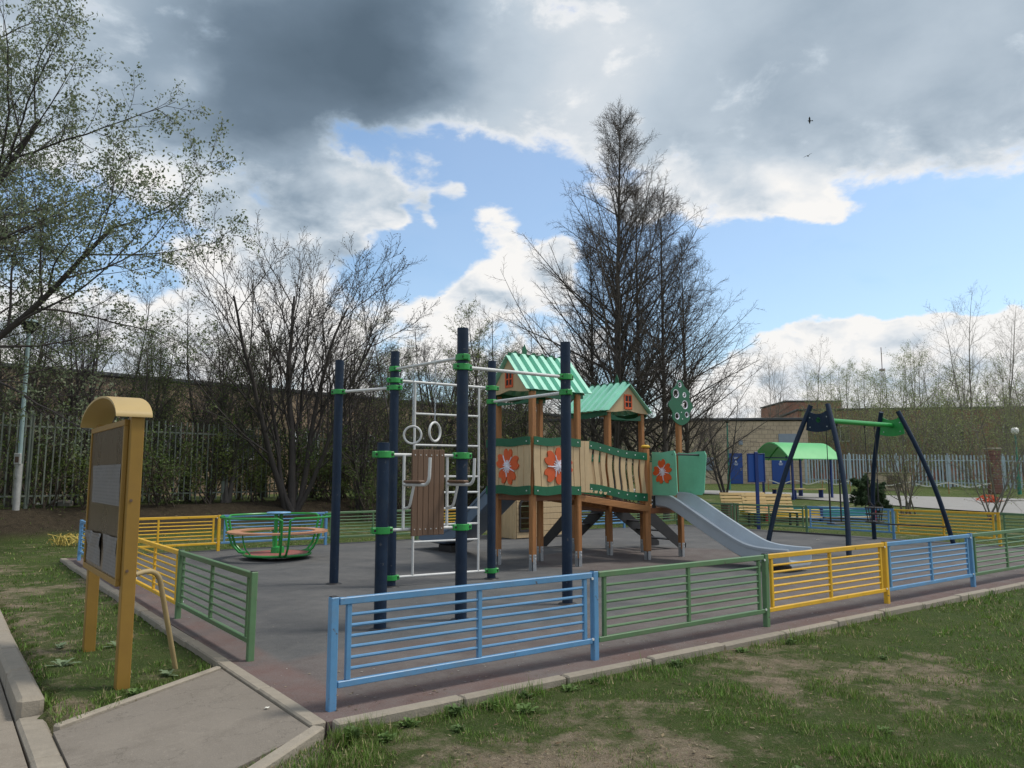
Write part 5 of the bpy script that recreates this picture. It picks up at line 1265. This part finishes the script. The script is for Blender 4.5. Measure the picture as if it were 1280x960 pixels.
for px, dep, ms, sc, rz, lab in ((772, 28.2, limeA, 1.0, .3, 'tallest dark bare lime tree rising behind the mint roof'), (800, 29.4, limeB, 1.02, 2.0, 'bare lime tree with slim trunk close beside the tallest lime'),
                                 (832, 28.6, limeB, .98, 1.1, 'bare lime tree behind the tree shaped green panel'), (860, 29.0, limeB, .84, 5.3, 'shorter bare lime tree on the beige building side of the lime clump'), (742, 29.2, limeB, .88, 3.4, 'shorter bare lime tree on the gym side of the lime clump')):
    plant('lime_tree', ms, at(px, dep), rz, sc, lab, group='bare limes behind the play tower')
# leafy willow-like tree overhanging from the left
big = tree_meshes('leafy', 41, dict(bark='bark_dark', wob0=.045, trop0=.0, taper0=.35, trunk=[((0, 0, -.1), (.12, .05, 1), 9.0, .20), ((.2, .1, -.1), (.62, -.1, 1), 8.6, .12), ((.25, -.1, -.1), (1.0, .05, 1), 8.0, .10), ((-.1, .2, -.1), (.25, .35, 1), 8.0, .11)], levels=[
        dict(n=18, t0=.36, t1=1.0, a=(28, 62), len=.50, rf=.45, rmax=.036, rmin=.013, pts=10, wob=.085, trop=.025, k=5, taper=.18, shape=lambda t: 1 - .35 * t),
        dict(n=11, t0=.15, t1=1.0, a=(25, 60), len=.42, rf=.5, rmax=.015, rmin=.006, pts=7, wob=.10, trop=.03, k=4),
        dict(n=7, t0=.15, t1=1.0, a=(25, 60), len=.40, rf=.6, rmax=.007, rmin=.0040, pts=5, wob=.12, trop=.04, k=3, lmin=.2),
        dict(n=2, t0=.3, t1=1.0, a=(25, 55), len=.55, rf=.8, rmax=.005, rmin=.003, pts=3, wob=.1, trop=.03, k=3, lmin=.1)], leaf=dict(per=3, size=.058, cols=GREEN1, spread=.05)))
plant('leafy_tree', big, (-17.3, 17.4, float(TZ(-17.3, 17.4))), .05, 1.30, 'large tree in young silvery leaf overhanging the street lamp')
# round crowned bare tree behind the old fence
rt = tree_meshes('round', 52, dict(bark='bark_dark', wob0=.06, trop0=.04, taper0=.3, trunk=[((0, 0, -.1), (.02, 0, 1), 5.6, .10), ((.12, 0, -.1), (.30, .1, 1), 5.4, .08), ((-.1, 0, -.1), (-.32, -.1, 1), 5.4, .08), ((0, .1, -.1), (.15, .4, 1), 5.0, .07), ((0, -.1, -.1), (-.6, .2, 1), 4.8, .065), ((.1, 0, -.1), (.6, -.1, 1), 4.8, .065)], levels=[
        dict(n=12, t0=.2, t1=1.0, a=(18, 45), len=.62, rf=.5, rmax=.030, rmin=.012, pts=9, wob=.07, trop=.05, k=4, taper=.2, shape=lambda t: 1 - .25 * t),
        dict(n=12, t0=.15, t1=1.0, a=(20, 48), len=.44, rf=.55, rmax=.015, rmin=.007, pts=6, wob=.08, trop=.05, k=3),
        dict(n=7, t0=.2, t1=1.0, a=(22, 50), len=.46, rf=.6, rmax=.008, rmin=.0055, pts=4, wob=.10, trop=.05, k=3, lmin=.15)], leaf=dict(per=1, size=.035, cols=[(.07, .06, .03), (.10, .09, .045)], spread=.01)))
plant('bare_tree', rt, at(366, 27.2), .4, 1.42, 'round crowned bare tree standing at the old paling fence')
# thinner neighbours
def slim(seed, bark_, leaf=None, H=7.0, spread=.5, stems=3, dn=(24, 12, 5), sr=.085, base=.15, lean=.3):
    r = random.Random(seed); tr = [((r.uniform(-base, base), r.uniform(-base, base), -.1), (r.uniform(-lean, lean), r.uniform(-lean, lean), 1), H * r.uniform(.75, 1.0), sr * r.uniform(.8, 1.2)) for _ in range(stems)]
    return tree_meshes('slim', seed, dict(bark=bark_, wob0=.035, trop0=.03, taper0=.10, trunk=tr, levels=[
        dict(n=dn[0], t0=.12, t1=.99, a=(28, 60), len=.40, rf=.45, rmax=.026, rmin=.007, pts=8, wob=.07, trop=.045, k=4, taper=.2, shape=lambda t: .35 + .75 * (1 - t)),
        dict(n=dn[1], t0=.12, t1=1.0, a=(25, 58), len=.40, rf=.55, rmax=.011, rmin=.0055, pts=5, wob=.09, trop=.04, k=3, lmin=.15),
        dict(n=dn[2], t0=.2, t1=1.0, a=(25, 55), len=.5, rf=.7, rmax=.007, rmin=.005, pts=3, wob=.10, trop=.04, k=3, lmin=.12)], leaf=leaf))
slimA = slim(61, 'bark_grey', dict(per=1, size=.05, cols=GREEN3, spread=.03)); slimB = slim(62, 'bark_grey', dict(per=1, size=.055, cols=GREEN2, spread=.03), 8.0, .5, 2); slimC = slim(63, 'bark_dark', None, 8.5, .5, 4)
for px, dep, ms, sc, rz, lab in ((515, 30.5, slimB, 1.02, .5, 'slender budding tree seen above the gymnastic rings'), (452, 29, slimC, .80, 1.7, 'thin dark tree between the round bare tree and the short gym post'), (610, 33, slimB, 1.05, 2.2, 'slender budding tree between the gym and the pointed roof'),
                                 (560, 35, slimC, .98, 3.9, 'thin dark multi stemmed tree behind the tallest gym post'), (668, 36, slimA, 1.12, 4.4, 'slender tree behind the pointed mint roof'), (285, 26.4, slimA, 1.0, 2.9, 'slender greenish tree between the leafy tree and round bare tree'),
                                 (170, 25.5, slimA, .95, 1.1, 'slender greenish tree behind the notice board hood'), (90, 24.0, slimC, .86, 5.2, 'thin dark tree leaning behind the pale teal lamp'), (15, 22.9, slimA, 1.0, .2, 'slender greenish tree on the road side of the pale teal lamp'), (225, 29.5, slimC, .84, .6, 'thin dark tree in front of the tan brick wall'),
                                 (640, 42, slimC, 1.2, 1.3, 'thin dark tree far behind the pointed mint roof'), (500, 37, slimA, 1.1, 3.0, 'slender greenish tree far behind the gym posts'), (905, 44, slimC, .70, 2.6, 'small dark tree before the beige tiled building'),
   (40, 28, slimC, 1.0, 2.2, 'thin dark tree against the tan brick wall beyond the lamp'), (130, 30, slimC, 1.0, 3.3, 'thin dark tree against the tan brick wall above the hood'), (265, 31.5, slimC, 1.0, 1.4, 'thin dark tree against the tan brick wall between the hood and the round tree'), (330, 33, slimA, 1.1, 5.5, 'slender greenish tree against the tan brick wall by the round tree'), (420, 33.5, slimC, 1.0, 4.8, 'thin dark tree against the tan brick wall by the outermost gym post'), (475, 33, slimA, 1.05, .1, 'slender greenish tree above the short gym post'), (590, 37, slimA, 1.2, 2.1, 'slender greenish tree far behind the tallest gym post'), (700, 39, slimC, 1.05, .8, 'thin dark tree between the mint roofs'), (545, 41, slimC, 1.15, 5.9, 'thin dark tree far behind the gymnastic rings'), (200, 27.0, slimA, .9, 4.0, 'slender greenish tree at the window of the tan building'), (745, 36, slimA, 1.0, 3.7, 'slender greenish tree under the lime clump')):
    plant('slim_tree', ms, at(px, dep), rz, sc, lab, group='slender trees round the old fence')
# undergrowth shrubs along the old fence
def shrub(seed, cols, H=2.4, stems=9, per=3, size=.055):
    r = random.Random(seed); tr = [((r.uniform(-.3, .3), r.uniform(-.3, .3), -.1), (r.uniform(-.9, .9), r.uniform(-.9, .9), 1), H * r.uniform(.6, 1.1), .022) for _ in range(stems)]
    return tree_meshes('shrub', seed, dict(bark='bark_brown', wob0=.07, trop0=.02, taper0=.3, trunk=tr, levels=[
        dict(n=9, t0=.12, t1=1.0, a=(25, 60), len=.42, rf=.6, rmax=.012, rmin=.005, pts=6, wob=.12, trop=.03, k=3), dict(n=6, t0=.15, t1=1.0, a=(25, 65), len=.42, rf=.7, rmax=.007, rmin=.004, pts=4, wob=.14, trop=.03, k=3, lmin=.12)],
        leaf=dict(per=per, size=size, cols=cols, spread=.05)))
shA, shB = shrub(71, GREEN3, 2.6, 10, 3), shrub(72, GREEN2, 2.2, 9, 3)
r_ = random.Random(8)
for i, px in enumerate((-10, 75, 150, 188, 240, 300, 385, 428, 455, 530, 575, 620, 665, 715, 760, 820)):
    dep = 23.5 + max(0, px) * .0185 + (1.6, -1.2, .4)[i % 3]; k = i % 2
    plant('shrub', (shA, shB)[k], at(px, dep), r_.uniform(0, 6.28), r_.uniform(.9, 1.35), ('dark green shrub in the thicket along the old paling fence', 'fresh green shrub in the thicket along the old paling fence')[k], 'shrub', ('dark shrubs of the fence thicket', 'fresh shrubs of the fence thicket')[k])
sh = [(-30, 20.0, 1.1, 0), (50, 22.0, 1.2, 0), (118, 22.8, 1.1, 1), (205, 24.5, 1.25, 0), (262, 26.0, 1.2, 1), (318, 27.5, 1.1, 1), (345, 28.6, 1.4, 0), (410, 29.5, 1.3, 0), (470, 27.5, 1.15, 0), (505, 30, 1.35, 0), (548, 31.5, 1.3, 1), (590, 33, 1.5, 0), (640, 34, 1.5, 1), (690, 33, 1.4, 0), (735, 35, 1.5, 0), (440, 32, 1.5, 0), (130, 27, 1.6, 0), (10, 26.5, 1.7, 0), (790, 34.5, 1.4, 0), (850, 35, 1.2, 0)]
sl = ['far along the old fence beyond the lamp', 'close behind the pale teal lamp foot', 'behind the road side of the notice board', 'directly behind the notice board post', 'behind the back yellow panel', 'above the carousel rim', 'behind the carousel and old fence', 'beside the outermost gym post', 'behind the short gym post', 'below the gymnastic rings', 'behind the brown back board', 'behind the dark curved slide', 'behind the first flower panel', 'behind the second flower panel', 'behind the bridge panel', 'behind the outermost gym post on the fence', 'behind the old fence near the tan brick wall', 'behind the old fence and the lamp', 'under the tallest lime', 'under the shorter lime on the beige building side']
for (px, dep, sc, k), s in zip(sh, sl): plant('shrub', (shA, shB)[k], at(px, dep), r_.uniform(0, 6.28), sc, ('dark green shrub ', 'fresh green shrub ')[k] + s, 'shrub', 'shrubs along the old paling fence')
# right side: multi-stem young trees by the far road and rows beyond
PALE = [(.25, .30, .11), (.30, .34, .14), (.21, .26, .09)]
ms1 = slim(81, 'bark_pale_hazed', dict(per=1, size=.05, cols=PALE, spread=.05), 5.2, .6, 7, (13, 7, 3), .036, .3, .5); ms2 = slim(82, 'bark_pale_hazed', dict(per=1, size=.055, cols=PALE, spread=.06), 6.0, .6, 6, (13, 7, 3), .038, .3, .5)
ms3 = slim(83, 'bark_pale_hazed', dict(per=1, size=.085, cols=PALE, spread=.10), 6.0, .6, 5, (15, 7, 3), .045, .3, .4)
for px, dep, ms, sc, rz, lab in ((1133, 31.0, ms1, .98, .5, 'multi stemmed young tree in fresh leaf behind the back yellow panel'), (1238, 28.5, ms2, .86, 2.5, 'multi stemmed young tree in fresh leaf before the red pillar'), (1190, 52, ms2, 1.25, 4.0, 'fresh green tree behind the light paling fence near the pillar'), (1262, 50, ms1, 1.3, 1.0, 'fresh green tree behind the globe street lamp'), (1080, 57, ms1, 1.1, 5.0, 'fresh green tree behind the small beige cabin'),
   (1050, 60, ms2, 1.25, 2.0, 'fresh green tree behind the shelter canopy'), (1115, 58, ms3, .9, .4, 'leafy fresh green tree between the cabin and the swings'), (1150, 55, ms3, 1.2, 3.1, 'leafy fresh green tree behind the light fence and the far swing leg'), (1215, 56, ms3, 1.2, 5.6, 'leafy fresh green tree behind the red pillar'), (1249, 60, ms1, 1.3, 1.9, 'leafy fresh green tree just behind the globe lamp'), (1278, 53, ms3, 1.2, 4.4, 'leafy fresh green tree past the globe lamp'), (1020, 62, ms3, 1.1, 2.7, 'leafy fresh green tree at the corner of the beige tiled building'), (1180, 63, ms1, 1.4, .9, 'tall leafy fresh green tree against the red brick wall')):
    plant('young_tree', ms, at(px, dep), rz, sc, lab, group='young trees by the far road')
farA = slim(91, 'bark_pale_hazed', None, 16.0, .5, 2, (26, 10, 5)); farB = slim(92, 'bark_pale_hazed', dict(per=2, size=.10, cols=PALE, spread=.12), 13.5, .5, 3, (20, 8, 3))  # far rows: haze painted in through the paler bark colour
FS = .80
far = [(966, 70, 0, .92), (990, 66, 0, .86), (1012, 72, 0, 1.05), (1040, 66, 1, .9), (1062, 74, 1, 1.05), (1085, 66, 1, .92), (1108, 76, 1, 1.0), (1132, 68, 1, 1.08), (1155, 62, 1, .98), (1178, 74, 0, 1.0), (1206, 60, 0, 1.22), (1212, 84, 1, 1.2), (1248, 62, 0, 1.12), (1268, 70, 1, 1.05), (1290, 62, 0, 1.0), (1320, 66, 1, 1.1), (950, 82, 0, .75), (1235, 90, 1, 1.2), (1140, 92, 0, 1.25), (1050, 92, 0, 1.1)]
for px, dep, k, sc in far:
    plant('far_tree', (farA, farB)[k], at(px, dep), r_.uniform(0, 6.28), sc * FS, ('tall bare tree in the far row by the red brick building', 'tall tree in thin spring leaf in the far row by the red brick building')[k], group=('bare trees in the far row', 'leafing trees in the far row')[k])
# small conifer by the back fence
def conifer(px, dep, H):
    p = at(px, dep); r = np.random.default_rng(5); t = thing('small_conifer', 'small dark spreading conifer behind the swings', 'tree', p)
    P, R = grow(r, np.array([[0, 0, -.05], [.05, 0, -.05]]), np.array([[-.12, 0, 1.], [.25, .1, 1.]]), np.array([H, H * .85]), np.array([.05, .04]), 10, .05, .03, .2); v, q = tubes([(P, R, 6)]); obj('trunk', np_mesh('conifer_trunk', v, q, None, M['bark_brown']), t)
    p1, d1, l1, r1 = spawn(r, P, R, np.array([H, H * .85]), 26, .34, 1.0, 1.05, 1.5, .60, .5, .013, lambda t: 1 - .62 * t); P1, R1 = grow(r, p1, d1, l1, r1, 7, .06, -.01, .3)
    p2, d2, l2, r2 = spawn(r, P1, R1, l1, 9, .15, 1.0, .6, 1.1, .4, .6, .006); P2, R2 = grow(r, p2, d2, l2, np.maximum(r2, .003), 5, .08, -.01, .4); v, q = tubes([(P1, R1, 3), (P2, R2, 3)]); obj('branches', np_mesh('conifer_branches', v, q, None, M['bark_brown']), t)
    base = P2.reshape(-1, 3); base = np.repeat(base, 24, 0); n = len(base); d = norm(r.normal(0, 1, (n, 3)) + [0, 0, .1]); base = base + r.normal(0, .02, (n, 3)); L_ = r.uniform(.03, .08, (n, 1)); s = norm(np.cross(d, r.normal(0, 1, (n, 3)))) * .011
    V = np.stack([base - s, base + s, base + d * L_], 1).reshape(-1, 3); cl = np.concatenate([np.array([.055, .090, .040]) * r.uniform(.6, 1.5, (n, 1)), np.ones((n, 1))], 1)
    obj('foliage', np_mesh('conifer_needles', V, None, np.arange(n * 3).reshape(n, 3), M['leaf'], False, np.repeat(cl, 3, 0)), t)
conifer(1088, 28.8, 1.55)

# ------------------------------------------------------------------ grass, weeds, litter
def on_hard(x, y):
    u, v = UV(x, y)
    a = (u > -.26) & (u < 17.5) & (v > -.34) & (v < 12.3); b = (u < -1.52) & (u > -6.7)
    c = (u > -1.6) & (u < -.2) & (v < 1.0 + (u + 1.5) * .52) & (v > -.62 + (u + .9615) * .46); d = (u <= -.9) & (v < -.55) & (u > -1.75)
    e = (y > 27) & (y < 55) & (x > 8)
    return a | b | c | d | e
def grass():
    r = np.random.default_rng(12); N_ = 1220000
    az = r.uniform(-.86, .86, N_); k = r.random(N_); d = 1 / (1 / 1.4 + (1 / 34 - 1 / 1.4) * k ** .80); x, y = np.sin(az) * d, np.cos(az) * d
    g = lush(x, y); tuft = fbm(x, y, 5.0, 77); dens = np.clip((g - .22) * 1.6, .05, 1) * np.clip((tuft - .32) * 2.8, .62, 1) * (1 - .72 * mould(x, y))
    keep = (~on_hard(x, y)) & (r.random(N_) < dens); x, y, d, g, tuft = x[keep], y[keep], d[keep], g[keep], tuft[keep]; n = len(x)
    u, v = UV(x, y)
    near_kerb = np.exp(-((v + .42) / .16) ** 2) * (u > -.2) * (fbm(x, y, 1.6, 88) > .47)
    z = TZ(x, y) - .012; h = (.015 + .044 * np.clip(tuft * 2.0 - .6, .06, 1) * np.clip(g, .2, 1)) * r.uniform(.5, 1.5, n) * (1 + 1.1 * near_kerb); w = .0020 * np.clip(d / 3.2, 1, 6) * r.uniform(.7, 1.4, n)
    a = r.uniform(0, 6.283, n); ln = r.uniform(.15, 1.0, n) * h; bx, by = np.cos(a), np.sin(a); c = np.stack([x, y, z], -1); s = np.stack([-by, bx, 0 * bx], -1) * w[:, None]
    mid = c + np.stack([bx * ln * .3, by * ln * .3, h * .6], -1); tip = c + np.stack([bx * ln, by * ln, h], -1)
    nr = d < 4.6; k5, k3 = np.where(nr)[0], np.where(~nr)[0]
    V5 = np.stack([c - s, c + s, mid + s * .7, mid - s * .7, tip], 1)[k5].reshape(-1, 3); V3 = np.stack([c - s, c + s, tip], 1)[k3].reshape(-1, 3)
    i = np.arange(len(k5))[:, None] * 5; j3 = len(V5) + np.arange(len(V3)).reshape(-1, 3); V = np.concatenate([V5, V3])
    dry = (r.random(n) < .15 + .45 * np.clip(.58 - g, 0, 1))[:, None]; base = np.array([.070, .150, .022]) * (1 - tuft[:, None]) + np.array([.112, .225, .034]) * tuft[:, None]
    yel = fbm(x, y, .55, 91)[:, None]; base = base * (1 - .45 * yel) + np.array([.22, .24, .065]) * .45 * yel
    cl = np.where(dry, np.array([.36, .30, .16]), base) * r.uniform(.55, 1.4, (n, 1)); cl = np.concatenate([cl, np.ones((n, 1))], 1)
    me = np_mesh('grass', V, i + np.array([0, 1, 2, 3]), np.concatenate([i + np.array([3, 2, 4]), j3]), M['blade'], False, np.concatenate([np.repeat(cl[k5], 5, 0), np.repeat(cl[k3], 3, 0)])); tag(obj('grass', me), 'short patchy spring grass of the lawn round the playground', 'grass', kind='stuff')
    # fallen bits: dry leaves and straw
    N2 = 60000; az = r.uniform(-.8, .8, N2); k = r.random(N2); d = 1 / (1 / 1.8 + (1 / 26 - 1 / 1.8) * k ** .8); x, y = np.sin(az) * d, np.cos(az) * d; kp = (~on_hard(x, y)) & (r.random(N2) < .22 + .4 * (lush(x, y) < .5) + .7 * mould(x, y)); x, y, d = x[kp], y[kp], d[kp]; n = len(x)
    c = np.stack([x, y, TZ(x, y) + .012 + .012 * r.random(n)], -1); a = r.uniform(0, 6.28, n); dv = np.stack([np.cos(a), np.sin(a), r.uniform(-.2, .2, n)], -1); sv = np.stack([-np.sin(a), np.cos(a), r.uniform(-.3, .3, n)], -1); L_ = r.uniform(.006, .026, (n, 1)) * r.uniform(.5, 1.2, (n, 1)) * np.clip(d / 6, 1, 3)[:, None]; w = L_ * r.uniform(.06, .4, (n, 1))
    V = np.stack([c - dv * L_, c + sv * w, c + dv * L_, c - sv * w], 1).reshape(-1, 3); cl = np.array([(.26, .20, .11), (.15, .10, .055), (.33, .27, .17), (.10, .07, .04)])[r.integers(0, 4, n)] * r.uniform(.7, 1.2, (n, 1)); cl = np.concatenate([cl, np.ones((n, 1))], 1)
    tag(obj('leaf_litter', np_mesh('leaf_litter', V, np.arange(n * 4).reshape(n, 4), None, M['blade'], False, np.repeat(cl, 4, 0))), 'dry leaves and straw scattered over the lawn', 'leaf litter', kind='stuff')
grass()
def debris():
    r = np.random.default_rng(33); n = 2600; u = r.uniform(-.1, 17.3, n); v = np.where(r.random(n) < .45, np.abs(r.normal(0, .5, n)) - .15, r.uniform(-.15, 12.1, n)); P = np.array([W(a, b_) for a, b_ in zip(u, v)])
    P[:, 2] = .004; a = r.uniform(0, 6.28, n); dv = np.stack([np.cos(a), np.sin(a), 0 * a], -1); sv = np.stack([-np.sin(a), np.cos(a), r.uniform(0, .4, n)], -1); L_ = r.uniform(.004, .016, (n, 1)); w = L_ * r.uniform(.2, .7, (n, 1))
    V = np.stack([P - dv * L_, P + sv * w, P + dv * L_, P - sv * w * [1, 1, -1]], 1).reshape(-1, 3); cl = np.array([(.34, .28, .18), (.16, .11, .07), (.42, .40, .36), (.10, .08, .05), (.20, .17, .12)])[r.integers(0, 5, n)]; cl = np.concatenate([cl, np.ones((n, 1))], 1)
    tag(obj('surface_debris', np_mesh('surface_debris', V, np.arange(n * 4).reshape(n, 4), None, M['blade'], False, np.repeat(cl, 4, 0))), 'bits of dry leaf and grit lying on the rubber surface', 'debris', kind='stuff')
debris()
def weed_mesh(seed, n, L_, col, sp=.0, els=(.25, 1.1)):
    r = np.random.default_rng(seed); V = []; Q = []; C = []
    for k in range(n):
        a = r.uniform(0, 6.28); el = r.uniform(*els); o0 = np.array([r.normal(0, sp + 1e-6), r.normal(0, sp + 1e-6), 0]); l = L_ * r.uniform(.45, 1.15); w = l * r.uniform(.10, .17); d = np.array([math.cos(a), math.sin(a), 0]); s = np.array([-d[1], d[0], 0]); b = len(V); m = 6
        for i in range(m):
            q = i / (m - 1); p = o0 + d * l * q * math.cos(el) + np.array([0, 0, l * (q * math.sin(el) - .55 * q * q * math.sin(el))]); ww = w * (math.sin(math.pi * min(1, .1 + .88 * q)) ** .7) * (1 + .35 * (-1) ** i * (0 < i < m - 1)); V += [p - s * ww + [0, 0, .15 * ww], p + [0, 0, -.05 * ww], p + s * ww + [0, 0, .15 * ww]]
        for i in range(m - 1):
            for j in (0, 1): Q.append((b + i * 3 + j, b + i * 3 + j + 1, b + i * 3 + j + 4, b + i * 3 + j + 3))
        cc = np.array(col) * r.uniform(.75, 1.25); C += [(*cc, 1)] * (m * 3)
    return np_mesh('weed', np.array(V), Q, None, M['blade'], True, np.array(C))
wm = [weed_mesh(1, 34, .13, (.105, .165, .055), .022, (.6, 1.45)), weed_mesh(2, 46, .11, (.12, .19, .055), .02, (.7, 1.5)), weed_mesh(3, 13, .14, (.19, .25, .14))]
r_ = random.Random(21)
W_UV = [(-.05, -.44), (.35, -.46), (.72, -.43), (1.02, -.45), (1.35, -.42), (1.75, -.47), (2.05, -.44), (.1, -.62), (.55, -.75), (1.15, -.70), (3.0, -.46), (3.9, -.45), (4.6, -.50)]
for i, (u, v) in enumerate(W_UV):
    p = W(u, v); o = obj('weed', wm[i % 2], None, (p[0], p[1], float(TZ(p[0], p[1])) - .005), r_.uniform(0, 6), r_.uniform(.7, 1.2)); tag(o, 'clump of broad leaved weeds growing along the front kerb', 'weed', 'weeds along the front kerb')
W2 = [(-1.2, 3.6), (-.75, 3.3), (-1.28, 2.75), (-.62, 1.85), (-.95, 1.42)]
for i, (u, v) in enumerate(W2):
    p = W(u, v); o = obj('weed', wm[2 if i < 4 else i % 3], None, (p[0], p[1], float(TZ(p[0], p[1])) - .005), r_.uniform(0, 6), r_.uniform(.7, 1.1)); tag(o, 'grey green weed rosette in the grass by the notice board posts', 'weed', 'weeds by the notice board')
for i, (x, y) in enumerate([(3.35, 7.2), (2.4, 5.2), (1.6, 4.5)]):
    o = obj('weed', wm[i % 2], None, (x, y, float(TZ(x, y)) - .005), r_.uniform(0, 6), r_.uniform(.6, 1.0)); tag(o, 'low weed rosette out on the patchy front lawn', 'weed', 'weeds on the front lawn')
# a stick, paper scraps and pebbles
b = MB(); b.tube([(-.11, 0, .012), (-.03, .008, .016), (.05, -.004, .02), (.12, .015, .013)], [.008, .007, .006, .004], 6); b.tube([(.02, 0, .018), (.06, .04, .02)], [.004, .002], 5)
o = b.build('stick', M['bark_grey'], None, True); q = (.30, 4.30); o.location = (q[0], q[1], float(TZ(*q)) + .005); o.rotation_euler = (0, 0, .1); tag(o, 'short dry stick lying on the bare soil of the front lawn', 'stick')
def scrap(x, y, z, s, lab):
    b = MB(); r = random.Random(int(x * 100 + y)); V = [(r.uniform(-1, 1) * .2 + a, r.uniform(-.2, .2) + c, r.uniform(.1, .6)) for a, c in ((-1, -.6), (0, -.7), (1, -.5), (1, .5), (0, .6), (-1, .6))]
    V = [Vector(q) * s for q in V]; b.add(V + [q + Vector((0, 0, -.1 * s)) for q in V], [(0, 1, 4, 5), (1, 2, 3, 4), (11, 10, 7, 6), (10, 9, 8, 7), (0, 6, 7, 1), (1, 7, 8, 2), (2, 8, 9, 3), (3, 9, 10, 4), (4, 10, 11, 5), (5, 11, 6, 0)])
    o = b.build('paper_scrap', M['tape']); o.location = (x, y, z); o.rotation_euler = (0, 0, x * 3); tag(o, lab, 'litter')
p = at(53, 24.0); scrap(p[0], p[1], p[2] + .03, .14, 'white scrap of paper on the grass behind the lamp')
p = W(-.32, .35); scrap(p[0], p[1], -.01, .016, 'tiny white scrap on the asphalt path by the kerb')
p = W(7.6, 4.3); scrap(p[0], p[1], .0, .03, 'white scrap on the brown rubber under the bridge')
p = W(15.4, 5.9); scrap(p[0], p[1], .0, .04, 'white scrap on the rubber under the swings')
# dry yellow stems by the far kerb corner, a stone slab on the bank
p = at(95, 18.4); b = MB(); r = random.Random(6)
for k in range(40):
    c0 = Vector((r.uniform(-.35, .35), r.uniform(-.3, .3), .02)); b.tube([c0, c0 + Vector((r.uniform(-.2, .2), r.uniform(-.15, .15), r.uniform(.1, .28))), c0 + Vector((r.uniform(-.4, .4), r.uniform(-.2, .2), r.uniform(.02, .22)))], .011, 4)
o = b.build('dry_stems', M['dry']); o.location = tuple(p); tag(o, 'tangle of dry yellow stems on the grass near the far kerb corner', 'dry plant')
p = at(80, 23.6); b = MB(); b.box((0, 0, .08), (.55, .3, .22), None, .05); o = b.build('stone_block', M['stone']); o.location = tuple(p); o.rotation_euler = (.1, .08, .3); tag(o, 'mossy stone block half sunk in the bank by the old fence', 'stone')
